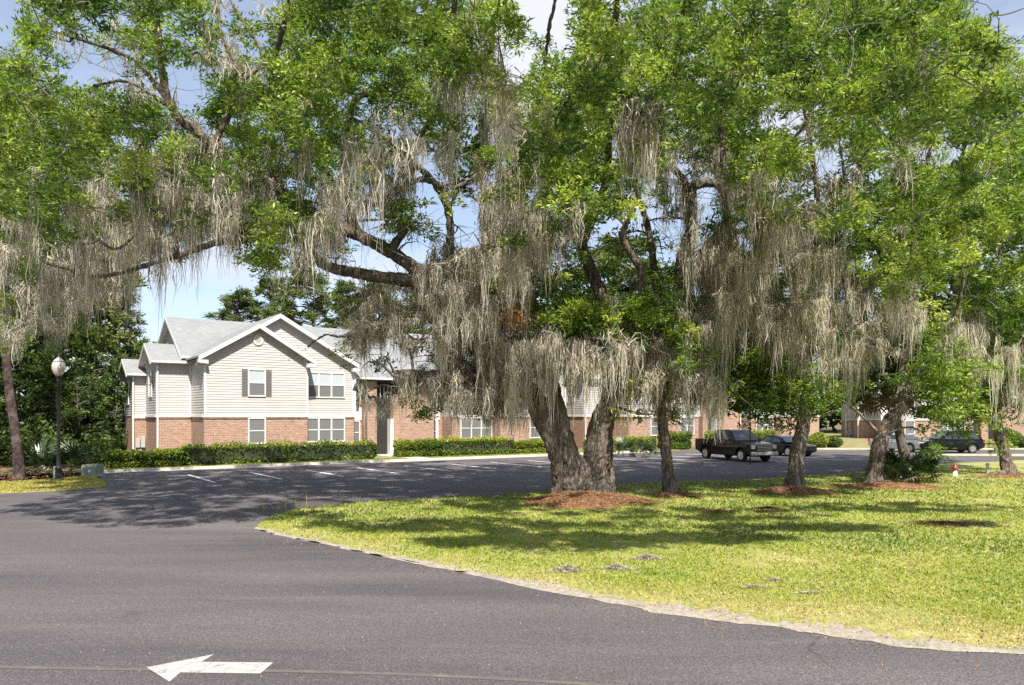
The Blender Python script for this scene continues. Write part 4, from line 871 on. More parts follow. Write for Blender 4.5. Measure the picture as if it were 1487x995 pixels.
hedge('hedge', 583, 637, 44.6, 46, 1.2, 'short clipped hedge just right of the entry footpath', G_, .55, .15, seed=4)
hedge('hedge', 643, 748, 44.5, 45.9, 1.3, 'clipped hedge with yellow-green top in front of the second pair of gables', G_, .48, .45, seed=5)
hedge('shrub', 754, 800, 44.4, 45.5, 1.0, 'low yellowish shrub left of the big forked oak trunk', G_, .75, .1, cat='shrub', seed=6)
hedge('shrub', 862, 905, 44.0, 45.4, 1.15, 'yellow-green shrub seen just right of the big forked trunk', G_, .72, .1, cat='shrub', seed=7)
hedge('shrub', 912, 955, 43.9, 45.2, 1.1, 'loose leafy shrub behind the slim grey oak trunk', G_, .62, .2, cat='shrub', seed=8)
hedge('hedge', 972, 1006, 43.6, 45.2, 1.45, 'dark green boxy hedge behind the tail of the black pickup', G_, .38, .2, seed=9)
hedge('hedge', 1040, 1130, 43.6, 45.2, 1.5, 'hedge behind the cab of the black pickup', G_, .5, .2, seed=10)
def shrub_at(px, py, wd_, h, label, mean, seed, cat='shrub'):
    c = gp(px, py); r = np.random.default_rng(seed+90); root = empty('shrub', (c[0], c[1], 0), label=label, cat=cat, group=G_)
    n = int(2600*wd_*h); d = unit(r.normal(size=(n, 3))); q = d*r.uniform(.75, 1.03, (n, 1))*(1+.1*np.sin(d[:, :1]*5+seed)); P = q*[wd_/2, wd_/2, h*.52]; P[:, 2] += h*.5; P = P[P[:, 2] > .03]
    V, Fq, T = leaves(P, .15, .08, r, .3, tint=np.clip(r.normal(mean, .2, len(P)), 0, 1)); np_mesh('foliage', V, Fq, M['hedge_leaf'], root, tint=T, kind='stuff')
    b = MB(); b.lathe([(wd_*.1, 0), (wd_*.34, h*.35), (wd_*.36, h*.6), (wd_*.15, h*.88)], n=9); b.build('twigs', M['core'], root)
shrub_at(1188, 651, 1.9, 1.3, 'yellow-green shrub by the far building corner, left of the round dark one', .75, 1)
shrub_at(1210, 651, 1.5, 1.0, 'rounded dark green bush against the cream wall beyond the lot', .3, 2)
shrub_at(1463, 652, 2.0, 1.7, 'rounded green bush by the far brick wall, right of the SUV', .45, 3)
shrub_at(1484, 652, 1.5, 1.1, 'small dark bush at the right edge beside the round one', .3, 4)

# ------------------------------------------------------------------ palms
def frond_mesh(seed, Lp=.7, Rf=.62, nb=17):
    r = np.random.default_rng(seed); V = []; Fc = []; T = []
    def q(a, b_, c, d, t): k = len(V); V.extend([a, b_, c, d]); Fc.append((k, k+1, k+2, k+3)); T.extend([t]*4)
    q((0, -.012, 0), (Lp, -.008, .10), (Lp, .008, .10), (0, .012, 0), .7)
    for i in range(nb):
        a = R(-118+236*i/(nb-1))+r.normal()*.03; L_ = Rf*(1-.25*abs(i/(nb-1)-.5)*2)*(1+r.normal()*.05); c, s = math.cos(a), math.sin(a); x, y = Lp, 0
        dz = -.10*abs(s)-.03; wv = .034
        m = (x+c*L_*.55, y+s*L_*.55, .10+dz*.3); tip = (x+c*L_, y+s*L_, .10+dz-.10*r.random())
        q((x, 0, .10), (m[0]-s*wv, m[1]+c*wv, m[2]+.012), tip, (m[0]+s*wv, m[1]-c*wv, m[2]+.012), float(np.clip(.35+r.normal()*.18, 0, 1)))
    return V, Fc, T
FR = []
for s in range(3):
    V, Fc, T = frond_mesh(s); o = np_mesh('frond', V, Fc, M['palm_leaf'], tint=T); FR.append(o.data); bpy.data.objects.remove(o)
V, Fc, T = frond_mesh(9); o = np_mesh('frond', V, Fc, M['dead_frond'], tint=T); DRY = o.data; bpy.data.objects.remove(o)
def palm(name, px, py, n, size, label, group, trunk=None, droop=0, dry=4, seed=0, cat='palmetto'):
    r = np.random.default_rng(seed+300); c = gp(px, py); root = empty(name, (c[0], c[1], 0), label=label, cat=cat, group=group); top = np.array([0, 0, .1])
    if trunk is not None:
        t = np.array(trunk)-np.array([c[0], c[1], 0]); P = [np.array([0, 0, -.1]), t*.5+[.08, 0, 0], t]; PP, rr = smooth_path(P, [.24, .19, .21]); V, Fq = tubes([PP], [rr], 12, r, .08); np_mesh('trunk', V, Fq, M['oak_bark'], root, smooth=True); top = t
    for i in range(n+dry):
        isd = i >= n; o = bpy.data.objects.new('frond', DRY if isd else FR[i % 3]); link(o, root); az = r.uniform(0, 6.283) if i > 6 else i*.9
        el = R(r.uniform(12, 78)-droop) if not isd else R(r.uniform(-75, -30) if trunk is not None else r.uniform(-2, 14)); s = size*r.uniform(.8, 1.2); o.scale = (s, s, s)
        o.rotation_euler = (r.normal()*.3, -el, az); o.location = tuple(top+np.array([math.cos(az), math.sin(az), 0])*.06)
        if isd and i == n: o['label'] = 'dry brown fan frond'
    return root
PG = 'saw palmettos under the trees'
palm('palmetto', 57, 690, 22, 1.25, 'large saw palmetto between the leaning pine trunk and the lamp post', PG, dry=5, seed=1)
palm('palmetto', 104, 688, 16, 1.15, 'saw palmetto just right of the lamp post', PG, dry=3, seed=2)
palm('palmetto', 36, 676, 15, 1.5, 'saw palmetto farther back behind the leaning pine', PG, dry=2, seed=6)
palm('palmetto', 1300, 703, 24, 1.05, 'dense saw palmetto at the foot of the cabbage palm, left one', PG, dry=4, seed=3)
palm('palmetto', 1328, 701, 24, 1.15, 'dense saw palmetto right of the cabbage palm trunk', PG, dry=4, seed=4)
palm('palmetto', 935, 664, 16, .95, 'pale green fan palm among shrubs behind the slim oak', PG, dry=2, seed=5)
palm('palmetto', 905, 664, 14, 1.0, 'fan palm beside the yellow-green shrub right of the big trunk', PG, dry=2, seed=8)
t3 = at(1284, 556, 33.4); palm('cabbage_palm', 1322, 697, 40, 1.5, 'dark cabbage palm with drooping fan fronds behind the leaning oak', None, trunk=t3, droop=38, dry=8, seed=7, cat='palm')

# ------------------------------------------------------------------ woods behind
def tree_proto(name, h, crown, nclump, nl, ls, m, seed, kind='broad', bark='oak_bark', cb=.35):
    r = np.random.default_rng(seed); root = empty(name, (0, 0, 0)); k = 9
    ph = r.uniform(0, 6, 2); zz = np.linspace(-.2, h*.93, k); P = np.stack([np.sin(zz*.25+ph[0])*.25-math.sin(ph[0])*.25, np.sin(zz*.2+ph[1])*.25-math.sin(ph[1])*.25, zz], 1); rr = np.linspace(h*.018+.05, .03, k)
    V, Fq = tubes([P], [rr], 8, r, .05); np_mesh('trunk', V, Fq, M[bark], root, smooth=True); bp, br = [], []; A = Acc()
    for i in range(nclump):
        t = (i+.5)/nclump
        if kind == 'pine': z = h*(cb+(1.0-cb)*t**.8); rad = crown*(1-.75*(t**1.5))*r.uniform(.35, 1)
        else: z = h*(cb+(1.0-cb)*t); rad = crown*math.sqrt(max(.05, 1-(2*(t-.42))**2*.7))*r.uniform(.25, 1)
        a = r.uniform(0, 6.283); c = np.array([math.cos(a)*rad, math.sin(a)*rad, z+(0 if kind == 'pine' else r.normal()*.3)])
        z0 = max(h*cb*.7, z-rad*(.25 if kind == 'pine' else .6)); s = np.array([np.interp(z0, P[:, 2], P[:, 0]), np.interp(z0, P[:, 2], P[:, 1]), z0]); mid = (s+c)/2+r.normal(size=3)*.15*rad*.5; mid[2] += .1*rad
        bp.append(np.array([s, mid, c])); br.append(np.array([.05, .035, .015])*(h/14))
        R0 = (.55 if kind == 'pine' else .75)*crown/3.2*r.uniform(.7, 1.3); d = unit(r.normal(size=(nl, 3))); sub = unit(r.normal(size=(9, 3))); d = .55*d+sub[r.integers(0, 9, nl)]; pts = c+d*R0*r.uniform(.3, 1, (nl, 1))*[1, 1, .65]
        V, Fq, T = leaves(pts, ls, ls*(.22 if kind == 'pine' else .45), r, .25, axis=d, tint=np.clip(r.normal(.45+r.normal()*.14, .18, nl), 0, 1)); A.add(V, Fq, T)
    V, Fq = tubes(bp, br, 4); b_ = Acc(); b_.add(V, Fq); b_.obj('branches', M['twig'] if bark != 'pine_bark' else M['pine_bark'], root, smooth=True, kind='stuff')
    A.obj('crown', M[m], root, kind='stuff'); return root
protos = {'pine': tree_proto('pine_tree', 18, 4.2, 64, 150, .55, 'pine_leaf', 1, 'pine', 'pine_bark', .35), 'pine2': tree_proto('pine_tree', 18, 5.0, 60, 150, .55, 'pine_leaf', 2, 'pine', 'pine_bark', .5),
          'wood': tree_proto('broadleaf_tree', 15, 3.6, 60, 230, .30, 'wood_leaf', 3, cb=.12), 'wood2': tree_proto('broadleaf_tree', 15, 3.0, 60, 210, .30, 'wood_leaf', 4, cb=.2),
          'light': tree_proto('broadleaf_tree', 14, 4.4, 60, 230, .32, 'hedge_leaf', 5, cb=.15), 'under': tree_proto('broadleaf_tree', 6, 2.4, 34, 260, .22, 'wood_leaf', 6, cb=.08)}
used = set()
def plant(kind, px, Y, h, label, group, wide=1.0, rot=None):
    p = protos[kind]; o = p if kind not in used else copy_tree(p); used.add(kind)
    base_h = {'pine': 18, 'pine2': 18, 'wood': 15, 'wood2': 15, 'light': 14, 'under': 6}[kind]; s = h/base_h
    o.location = ((px-CX)/F*Y, Y, 0); o.scale = (s*wide, s*wide, s); o.rotation_euler = (0, 0, rot if rot is not None else random.uniform(0, 6.28))
    o['label'] = label; o['category'] = 'tree'; o['group'] = group
WG = 'trees of the woods left of the building'
for kind, px, Y, h, lb in [('wood', 8, 46, 16, 'dense dark tree in the woods at the left edge, behind the leaning pine'), ('pine2', 48, 52, 16, 'dark pine in the woods above the largest saw palmetto'), ('wood', 92, 50, 14.5, 'dark broadleaf tree behind the lamp post globe'),
                           ('pine', 128, 58, 16, 'tall thin pine behind the green utility box'), ('pine2', 160, 60, 12.5, 'small open-crowned pine nearest the left side of the building'), ('wood', -45, 42, 17, 'dark tree partly cut off by the left picture edge'),
                           ('pine', 70, 62, 19, 'tall pine deep in the woods right of the leaning pine'), ('pine2', 104, 66, 17, 'slender open pine of the woods just behind the lamp post'), ('under', 20, 43, 6.0, 'low understory tree at the left edge beside the leaning pine trunk'),
                           ('under', 76, 46, 6.5, 'low understory tree between lamp post and large saw palmetto'), ('under', 118, 45, 5.0, 'leafy low tree above the green utility box'), ('under', 140, 50, 6.5, 'low dark tree between utility box and building corner'), ('under', 165, 56, 6.0, 'low tree touching the building corner at its left')]:
    plant(kind, px, Y, h, lb, WG)
for kind, px, Y, h, lb in [('pine', -8, 50, 25, 'tall pine reaching the top left corner of the view'), ('pine2', 84, 58, 23, 'tall slender pine rising high above the lamp post')]: plant(kind, px, Y, h, lb, WG)
for kind, px, Y, h, wd_, lb in [('light', 205, 92, 12.2, 1.0, 'rounded yellow-green tree behind the left end of the building roof'), ('light', 165, 84, 11, .9, 'yellow-green tree seen between the dark woods and the building')]: plant(kind, px, Y, h, lb, 'yellow-green trees behind the building', wd_)
for kind, px, Y, h, lb in [('pine2', 348, 84, 16.5, 'leftmost pine rising behind the building roof'), ('pine', 396, 88, 18.5, 'second pine from the left behind the roof'), ('pine2', 446, 84, 19, 'tallest open-crowned pine behind the double gable'), ('pine', 500, 90, 18.5, 'pine behind the right slope of the double gable'),
                           ('pine2', 556, 92, 19.5, 'pine over the entry roof behind the drooping moss'), ('pine', 610, 96, 20, 'pine behind the cut stub limb of the big oak'), ('pine', 318, 100, 13.5, 'small pine left of the gable peaks')]:
    plant(kind, px, Y, h, lb, 'pines behind the apartment building')
for kind, px, Y, h, lb in [('wood', 672, 98, 20, 'distant dark tree behind the second pair of gables'), ('pine', 735, 102, 21, 'distant pine behind the drooping moss left of the forked trunk'), ('wood2', 805, 104, 19, 'distant tree directly behind the forked trunk of the biggest oak'), ('light', 862, 108, 23, 'distant lighter green tree in the gap between the forked stems'), ('pine2', 908, 104, 27, 'distant pine between the forked oak and the slim oak'),
                           ('wood', 965, 112, 25, 'distant dark tree behind the slim oak trunk'), ('wood2', 1040, 116, 21, 'distant tree above the roof behind the black pickup'), ('wood', 1110, 118, 22, 'distant dark tree left of the crooked oak trunk'), ('light', 1180, 118, 19, 'distant lighter tree behind the crooked oak'), ('wood', 1255, 118, 21, 'distant dark tree behind the cabbage palm'),
                           ('wood2', 1345, 120, 22, 'distant tree behind the silver car and leafy low bough'), ('pine', 1425, 116, 24, 'distant pine behind the black SUV'), ('wood2', 1500, 112, 21, 'distant dark tree at the right picture edge')]:
    plant(kind, px, Y, h, lb, 'distant treeline behind the far buildings', 1.35)
# leaning pine at the left edge, in front of the woods
c = gp(29, 694); rt = empty('pine_tree', (c[0], c[1], 0), label='leaning pine with purple-brown bare trunk at the left edge', cat='tree')
P = np.array([at(29, 698, c[1]), at(24, 640, c[1]), at(14, 570, c[1]+.2), at(6, 490, c[1]+.4), at(-6, 400, c[1]+.8), at(-14, 300, c[1]+1), at(-18, 180, c[1]+1), at(-16, 60, c[1]+1)]); PP, rr = smooth_path(list(P), [.26, .20, .18, .17, .18, .15, .11, .04])
V, Fq = tubes([PP], [rr], 12, np.random.default_rng(1), .05); np_mesh('trunk', V-np.array(rt.location)[None], Fq, M['pine_bark'], rt, smooth=True)
r = np.random.default_rng(77); A = Acc(); bp = []; br = []
for i in range(54):
    k = r.integers(int(len(PP)*.62), len(PP)); s = PP[k]; d = unit(r.normal(size=3)*[1, 1, .25]); L_ = r.uniform(.8, 2.8)*(1.2-.6*(k/len(PP))); e = s+d*L_; bp.append(np.array([s, (s+e)/2-[0, 0, .1], e])); br.append(np.array([.05, .03, .012]))
    q = unit(r.normal(size=(150, 3))); V, Fq, T = leaves(e+q*r.uniform(.1, .55, (150, 1)), .2, .022, r, .2, axis=q, tint=np.clip(r.normal(.4, .2, 150), 0, 1)); A.add(V, Fq, T)
V, Fq = tubes(bp, br, 4); b_ = Acc(); b_.add(V, Fq); b_.obj('branches', M['pine_bark'], rt, kind='stuff'); A.obj('crown', M['pine_leaf'], rt, kind='stuff')
# low undergrowth and a far horizon of woods
r = np.random.default_rng(31); n = 30000; Y = r.uniform(40, 64, n); px = r.uniform(-120, 176, n); X = (px-CX)/F*Y; hh = np.clip(1.5+.8*np.sin(X*.9)+.5*np.sin(X*2.3+Y)+.5*np.sin(Y*1.3), .2, 3)*np.sqrt(r.random(n))
V, Fq, T = leaves(np.stack([X, Y, hh], 1), .30, .13, r, .25, tint=np.clip(r.normal(.42, .2, n)+.2*np.sin(X*.7)*np.sin(Y*.5), 0, 1)); np_mesh('undergrowth', V, Fq, M['wood_leaf'], tint=T, kind='stuff', label='tangled undergrowth filling the ground of the left woods')
r = np.random.default_rng(33); n = 34000; px = r.uniform(-500, 2000, n); Y = r.uniform(128, 150, n); X = (px-CX)/F*Y; hh = (8+3.0*np.sin(X*.09)+2*np.sin(X*.31+1)+1*np.sin(X*.83))*np.sqrt(r.random(n))*np.where(px > 620, 1.7, .85)
V, Fq, T = leaves(np.stack([X, Y, hh], 1), 1.8, .95, r, .25, tint=np.clip(r.normal(.42, .2, n)+.15*np.sin(X*.4)*np.sin(hh), 0, 1)); np_mesh('treeline', V, Fq, M['wood_leaf'], tint=T, kind='stuff', label='far line of woods closing the view behind everything')

# ------------------------------------------------------------------ vehicles (x = forward)
M['carpaint'] = simple('black_car_paint', (.003, .003, .0035), .16, var=.1, Coat_Weight=.0, Specular_IOR_Level=.35)
M['silver'] = simple('silver_car_paint', (.45, .46, .47), .3, .5, var=.05, Coat_Weight=1.0)
M['glass'] = simple('car_glass', (.035, .04, .045), .05, var=.1, Specular_IOR_Level=.9)
M['rubber'] = simple('tyre_rubber', (.018, .018, .018), .85)
M['chrome'] = simple('chrome', (.62, .62, .62), .22, 1.0, var=.05)
M['lens'] = simple('lamp_lens', (.62, .62, .60), .1, var=.1); M['redlens'] = simple('tail_lamp_lens', (.40, .015, .012), .15)
def arc(cx, cz, r, a0, a1, n=9): return [(cx+r*math.cos(R(a0+(a1-a0)*i/n)), cz+r*math.sin(R(a0+(a1-a0)*i/n))) for i in range(n+1)]
def extrude(prof, hw, taper=None, bev=.035):
    mb = MB(); n = len(prof); f = taper or (lambda x, z: hw)
    mb.add([(x, -f(x, z), z) for x, z in prof]+[(x, f(x, z), z) for x, z in prof], [tuple(range(n)), tuple(range(n, 2*n))[::-1]]+[(i, i+n, (i+1) % n+n, (i+1) % n) for i in range(n)]); return mb
def wheel(root, x, y, r, sgn):
    t = MB(); t.lathe([(r*.62, -.11), (r*.93, -.125), (r, -.09), (r, .09), (r*.93, .125), (r*.62, .11)], (x, y, r), 24, 'y'); w_ = t.build('wheel', M['rubber'], root, smooth=False)
    m = MB(); m.lathe([(r*.64, .118), (r*.60, .10), (r*.56, .06)], (0, 0, 0), 20, 'y'); m.lathe([(r*.16, .125), (r*.12, .14)], (0, 0, 0), 10, 'y')
    for k in range(5):
        a = 2*math.pi*k/5; c, s = math.cos(a), math.sin(a); w0 = .045
        m.prism([(c*r*.1-s*w0, .095, s*r*.1+c*w0), (c*r*.62-s*w0*.7, .105, s*r*.62+c*w0*.7), (c*r*.62+s*w0*.7, .105, s*r*.62-c*w0*.7), (c*r*.1+s*w0, .095, s*r*.1-c*w0)], (0, .02, 0))
    m.v = [(x+a, y+sgn*b, r+c) for a, b, c in m.v]; m.build('rim', M['chrome'], w_)
    h = MB(); h.lathe([(r*.6, .03), (r*.2, .03)], (0, 0, 0), 16, 'y'); h.v = [(x+a, y+sgn*b, r+c) for a, b, c in h.v]; h.build('hub_well', M['dark'], w_)
def pane(root, pts, y, m='glass', d=.006, name='side_window', hw=None):
    """thin pane from (x,z) points set on both flanks following the body taper"""
    for s in (-1, 1):
        b = MB(); b.prism([(x, s*hw(x, z)+s*.004, z) for x, z in pts], (0, s*d, 0)); b.build(name, M[m], root)
def pickup(loc, rz, label):
    root = empty('pickup_truck', loc, rz, label=label, cat='pickup truck'); W = .98; fx, rx, wr = 1.82, -1.78, .39
    sh = lambda x, z: W-.05*max(0, (z-.9))/.4-.06*max(0, x-2.3)/.6-.03*max(0, .6-z)/.3
    low = [(-2.82, .62), (-2.85, .80), (-2.85, .86), (-1.05, .86), (-1.05, 1.24), (1.05, 1.22), (1.55, 1.20), (2.45, 1.12), (2.72, 1.02), (2.80, .80), (2.80, .50), (2.35, .42)]+arc(fx, .40, .48, -5, 185)[0:]+[(1.2, .40), (-1.2, .40)]+arc(rx, .40, .48, -5, 185)+[(-2.4, .45)]
    extrude(low, W, sh).build('body', M['carpaint'], root)
    for s in (-1, 1):                                # bed sides with the arch, inner wall, tailgate
        pr = [(-2.85, .865), (-2.86, 1.27), (-1.06, 1.27), (-1.06, .865)]; b = MB(); b.prism([(x, s*(W-.005), z) for x, z in pr], (0, -s*.09, 0)); b.build('bed_side', M['carpaint'], root)
        b = MB(); b.box((-2.86, s*(W-.11), 1.272), (-1.06, s*(W), 1.30)); b.build('bed_rail', M['dark'], root)
        # fender flares
        a0 = arc(rx, .40, .50, 0, 180, 12); a1 = arc(rx, .40, .56, 0, 180, 12); 
        for cx in (rx, fx):
            o1 = arc(cx, .40, .485, 4, 176, 12); o2 = arc(cx, .40, .55, 4, 176, 12); b = MB()
            for i in range(12): b.prism([(o1[i][0], s*(W-.06), o1[i][1]), (o2[i][0], s*(W-.06), o2[i][1]), (o2[i+1][0], s*(W-.06), o2[i+1][1]), (o1[i+1][0], s*(W-.06), o1[i+1][1])], (0, s*.085, 0))
            b.build('wheel_arch', M['carpaint'], root)
        b = MB(); b.box((2.5, s*.62, .80), (2.80, s*.93, 1.02)); b.build('headlight', M['lens'], root, bevel=.02)
        b = MB(); b.box((-2.875, s*.80, .85), (-2.80, s*.975, 1.20)); b.build('tail_light', M['redlens'], root)
        b = MB(); b.prism([(.95, s*1.0, 1.22), (1.10, s*1.0, 1.22), (1.08, s*1.0, 1.40), (.97, s*1.0, 1.40)], (0, s*.16, 0)); b.box((.98, s*.94, 1.24), (1.05, s*1.0, 1.29)); b.build('wing_mirror', M['carpaint'], root, bevel=.015)
        for x in (.12, -.62): b = MB(); b.box((x, s*(W+.002), 1.02), (x+.17, s*(W+.025), 1.06)); b.build('door_handle', M['carpaint'], root)
        for x in (1.12, .32, -.42, -1.04): b = MB(); b.box((x-.006, s*(W-.02), .50), (x+.006, s*(W+.003), 1.2)); b.build('door_seam', M['dark'], root)
    b = MB(); b.box((-2.87, -W+.09, .75), (-2.80, W-.09, 1.27)); b.build('tailgate', M['carpaint'], root, bevel=.01)
    hw = lambda x, z: .93-.26*(z-1.2)/.72
    cab = [(-1.04, 1.235), (-.98, 1.86), (-.85, 1.92), (.35, 1.93), (.55, 1.87), (1.22, 1.225)]
    extrude(cab, .9, hw).build('cab', M['carpaint'], root)
    pane(root, [(-.86, 1.33), (-.84, 1.80), (-.33, 1.83), (-.33, 1.33)], 0, hw=hw); pane(root, [(-.24, 1.33), (-.24, 1.83), (.36, 1.83), (.80, 1.40), (.80, 1.33)], 0, hw=hw)
    b = MB(); n_ = [(.575, z, .0) for z in ()]; b.add([(.585, -.66, 1.845), (.585, .66, 1.845), (1.20, .86, 1.255), (1.20, -.86, 1.255)], [(0, 1, 2, 3)])
    wi = MB(); wi.prism([(.600, -.66, 1.83), (.600, .66, 1.83), (1.185, .85, 1.27), (1.185, -.85, 1.27)], (.012, 0, .012)); wi.build('windscreen', M['glass'], root)
    b = MB(); b.box((-1.052, -.62, 1.36), (-1.02, .62, 1.80)); b.build('rear_window', M['glass'], root)
    g_ = MB(); g_.box((2.74, -.56, .68), (2.815, .56, 1.03)); gr_ = g_.build('grille', M['dark'], root, bevel=.01)
    for k in range(4): b = MB(); b.box((2.80, -.54, .72+k*.085), (2.825, .54, .735+k*.085)); b.build('grille_bar', M['chrome'], gr_)
    b = MB(); b.box((2.62, -.95, .42), (2.93, .95, .64)); b.build('front_bumper', M['grey_metal'], root, bevel=.04)
    b = MB(); b.box((-3.0, -.93, .52), (-2.83, .93, .70)); b.build('rear_bumper', M['chrome'], root, bevel=.03)
    b = MB(); b.box((2.925, -.26, .46), (2.94, .26, .58)); b.build('number_plate', M['white'], root)
    b = MB(); b.box((-2.3, -.7, .32), (2.3, .7, .6)); b.build('underbody', M['dark'], root)
    for x in (fx, rx):
        for s in (-1, 1): wheel(root, x, s*.86, wr, s)
    return root
def car(loc, rz, label, paint, suv=True):
    root = empty('suv' if suv else 'parked_car', loc, rz, label=label, cat='suv' if suv else 'car'); W = .92; fx, rx, wr = 1.38, -1.36, .34
    b_ = 1.02 if suv else .92; top = 1.68 if suv else 1.42
    sh = lambda x, z: W-.05*max(0, z-.8)/.3-.10*max(0, abs(x)-1.9)/.4
    low = [(-2.25, .45), (-2.30, .75), (-2.22, b_), (1.0, b_-.02), (1.9, b_-.12), (2.22, .72), (2.25, .42), (1.95, .28)]+arc(fx, .34, .42, -5, 185)+[(.7, .25), (-.7, .25)]+arc(rx, .34, .42, -5, 185)+[(-1.95, .32)]
    extrude(low, W, sh).build('body', M[paint], root)
    hw = lambda x, z: .87-.22*(z-b_)/(top-b_)
    cab = [(-2.12, b_), (-1.75, top-.1), (-1.5, top-.03), (-.2, top), (.25, top-.06), (1.05, b_-.03)] if suv else [(-1.75, b_), (-1.05, top-.08), (-.5, top), (.05, top-.03), (.35, top-.1), (1.15, b_-.03)]
    extrude(cab, .8, hw).build('cabin', M[paint], root)
    z0, z1 = b_+.05, top-.13
    if suv:
        for q in ([(-1.9, z0), (-1.68, z1), (-1.15, z1), (-1.15, z0)], [(-1.07, z0), (-1.07, z1), (-.38, z1+.02), (-.38, z0)], [(-.30, z0), (-.30, z1+.02), (.12, z1), (.72, z0)]): pane(root, q, 0, hw=hw)
    else:
        for q in ([(-1.45, z0), (-.95, z1), (-.38, z1+.02), (-.38, z0)], [(-.30, z0), (-.30, z1+.02), (.12, z1), (.78, z0)]): pane(root, q, 0, hw=hw)
    x0, zz0 = cab[4]; x1, zz1 = cab[5]; wi = MB(); wi.prism([(x0+.06, -.62, zz0-.035), (x0+.06, .62, zz0-.035), (x1-.05, .80, zz1+.07), (x1-.05, -.80, zz1+.07)], (.02, 0, .02)); wi.build('windscreen', M['glass'], root)
    x0, zz0 = cab[1]; x1, zz1 = cab[0]; wi = MB(); wi.prism([(x0-.03, -.60, zz0-.03), (x0-.03, .60, zz0-.03), (x1+.05, .76, zz1+.10), (x1+.05, -.76, zz1+.10)], (-.02, 0, .012)); wi.build('rear_window', M['glass'], root)
    for s in (-1, 1):
        b = MB(); b.box((2.02, s*.55, .66), (2.20, s*.82, .80)); b.build('headlight', M['lens'], root, bevel=.02)
        b = MB(); b.box((-2.30, s*.62, .78), (-2.14, s*.86, 1.0)); b.build('tail_light', M['redlens'], root, bevel=.015)
        b = MB(); b.box((.75, s*.88, b_+.03), (.92, s*1.03, b_+.16)); b.build('wing_mirror', M[paint], root, bevel=.02)
        for x in (-.2, -1.0): b = MB(); b.box((x, s*(W-.02), .84), (x+.16, s*(W+.018), .875)); b.build('door_handle', M[paint], root)
    b = MB(); b.box((2.17, -.5, .50), (2.265, .5, .64)); b.build('grille', M['dark'], root)
    b = MB(); b.box((-2.0, -.6, .2), (2.0, .6, .45)); b.build('underbody', M['dark'], root)
    b = MB(); b.box((-2.325, -.26, .62), (-2.27, .26, .74)); b.build('number_plate', M['white'], root)
    for x in (fx, rx):
        for s in (-1, 1): wheel(root, x, s*.80, wr, s)
    return root
fw = gp(1085, 671.5); rw = gp(1019, 665.7); ang = math.atan2(fw[1]-rw[1], fw[0]-rw[0]); mid = (fw+rw)/2
side = np.array([-math.sin(ang), math.cos(ang), 0]); pc = mid+side*.86
pickup((pc[0], pc[1], .004), ang, 'black crew-cab pickup truck parked nose out between the oak trunks')
q = gp(1128, 664); car((q[0]+1.3, q[1]+2.2, .004), ang, 'dark car parked beyond the front of the black pickup', 'carpaint', False)
q = gp(1405, 660); car((q[0], 57.5, .004), R(176), 'black SUV parked side-on beyond the grass island at the right', 'carpaint', True)
q = gp(1316, 657); car((q[0]+.3, 59.5, .004), R(-62), 'silver car half hidden behind the cabbage palm and saw palmettos', 'silver', False)

# ------------------------------------------------------------------ street furniture
M['globe'] = simple('frosted_globe', (.72, .66, .58), .3, var=.05, Transmission_Weight=.35)
c = gp(85, 697); lp = empty('lamp_post', (c[0], c[1], 0), label='black lamp post with acorn-shaped frosted globe on the dry grass verge', cat='lamp post')
b = MB(); b.lathe([(.19, 0), (.19, .05), (.15, .09), (.13, .45), (.15, .5), (.10, .56), (.075, .9), (.065, 2.5), (.055, 4.3), (.085, 4.36), (.05, 4.42), (.11, 4.5), (.13, 4.56)], n=14); b.build('pole', M['black_metal'], lp, smooth=True)
b = MB(); b.lathe([(.12, 4.56), (.20, 4.66), (.27, 4.85), (.275, 5.0), (.22, 5.16)], n=18); b.build('globe', M['globe'], lp, smooth=True)
b = MB(); b.lathe([(.235, 5.155), (.16, 5.26), (.08, 5.33), (.03, 5.36), (.035, 5.42), (.004, 5.48)], n=16); b.build('cap', M['grey_metal'], lp, smooth=True)
c = gp(79.5, 697); b = MB(); b.lathe([(.045, 0), (.045, .42), (.0455, .43), (.055, .44), (.055, .56), (.03, .6)], (c[0], c[1], 0), 10); o = b.build('marker_post', M['white'], smooth=False, label='short white marker post beside the lamp post', cat='marker post')
c = gp(129, 692); ub = empty('utility_box', (c[0], c[1]+.3, 0), R(-6), label='squat green electrical transformer box at the end of the kerb', cat='utility box'); ub.scale = (.86, .86, .86)
b = MB(); b.prism([(-.42, -.35, .0), (-.42, .35, 0), (-.42, .35, .62), (-.42, -.22, .62), (-.42, -.35, .50)], (.84, 0, 0)); b.build('cabinet', M['metal_box'], ub, bevel=.012)
b = MB(); b.box((-.46, -.37, -.02), (.46, .39, .05)); b.build('base', M['concrete'], ub); b = MB(); b.box((.0, -.362, .22), (.14, -.352, .36)); b.build('label_plate', M['white'], ub)
c = gp(1387, 693); fh = empty('fire_hydrant', (c[0], c[1], 0), label='small white fire hydrant with red cap on the shaded lawn', cat='fire hydrant')
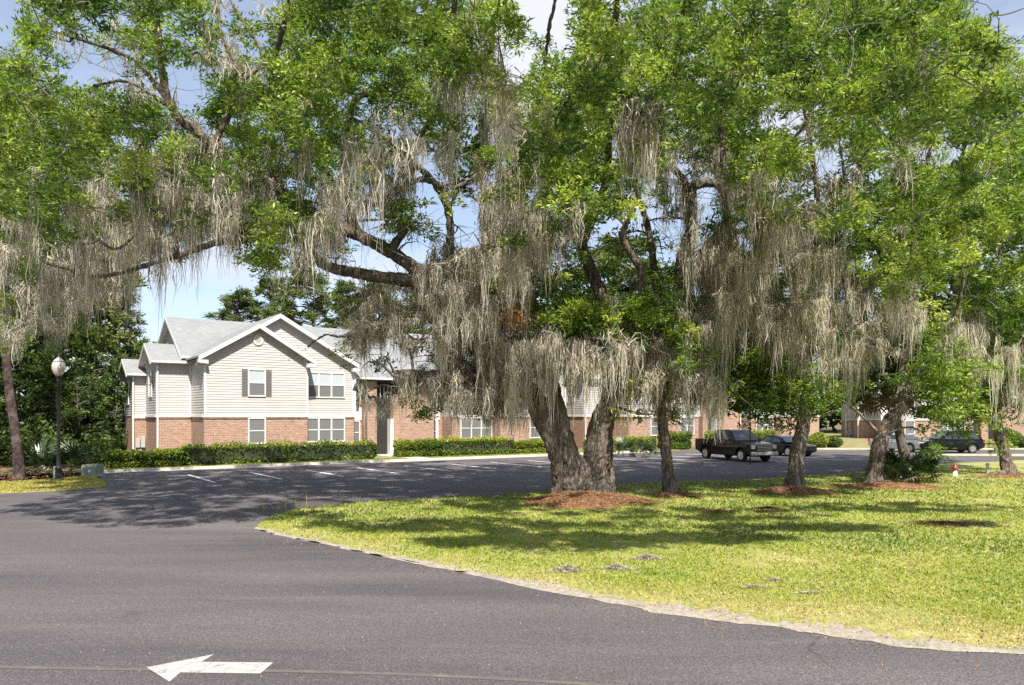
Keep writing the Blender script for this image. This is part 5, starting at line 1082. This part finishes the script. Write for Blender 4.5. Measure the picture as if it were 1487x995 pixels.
b = MB(); b.lathe([(.15, 0), (.15, .03), (.09, .04), (.085, .34)], n=14); b.build('barrel', M['white'], fh, smooth=True); b = MB(); b.lathe([(.12, .34), (.12, .37), (.115, .42), (.08, .50), (.03, .54), (.03, .59)], n=14); b.build('bonnet', M['red_paint'], fh, smooth=True)
for s in (-1, 1): b = MB(); b.lathe([(.055, 0), (.04, .04), (.045, .04), (.045, .06)], (0, 0, 0), 10, 'x'); b.v = [(s*(.07+x), y, z+.30) for x, y, z in b.v]; b.build('nozzle', M['red_paint'], fh)
c = gp(1434, 689); b = MB(); b.lathe([(.06, 0), (.06, .42), (.085, .43), (.085, .5), (.04, .54)], (c[0], c[1], 0), 10); b.build('standpipe', M['grey_metal'], label='short grey utility post right of the fire hydrant', cat='utility post')
c = gp(1087, 674); bp_ = empty('bollard_post', (c[0]-.0, c[1]-.3, 0), label='thin black post standing in front of the pickup truck', cat='post')
b = MB(); b.lathe([(.07, 0), (.07, .05), (.04, .08), (.035, 2.3)], n=10); b.build('pole', M['black_metal'], bp_); b = MB(); b.lathe([(.06, 2.3), (.07, 2.36), (.02, 2.44)], n=10); b.build('cap', M['black_metal'], bp_)
p0, p1 = gp(1434, 692), gp(1478, 689); PP, rr = smooth_path([p0+[0, 0, .02], (p0+p1)/2+[0, .1, .12], p1+[0, 0, .12]], [.07, .13, .12]); V, Fq = tubes([PP], [rr], 9, np.random.default_rng(4), .1); np_mesh('fallen_log', V, Fq, M['oak_bark'], smooth=True, label='bare log lying on the grass by the leaning right oak', cat='log')
r = np.random.default_rng(71); pts = at(744, 462, 23.4)+r.normal(size=(260, 3))*[.24, .2, .17]
V, Fq, T = leaves(pts, .16, .05, r, .3); np_mesh('dead_leaves', V-np.array(oaks[0].location)[None], Fq, M['dry_leaf'], oaks[0], tint=T, kind='stuff', label='cluster of orange-brown dead leaves')
tot = {}
for o in SC.objects:
    if o.type == 'MESH': tot[o.data.name] = sum(len(p.vertices)-2 for p in o.data.polygons) if len(o.data.polygons) < 3000 else len(o.data.polygons)*2
print('TRIS', sum(tot.values()), sorted(tot.items(), key=lambda t: -t[1])[:16])
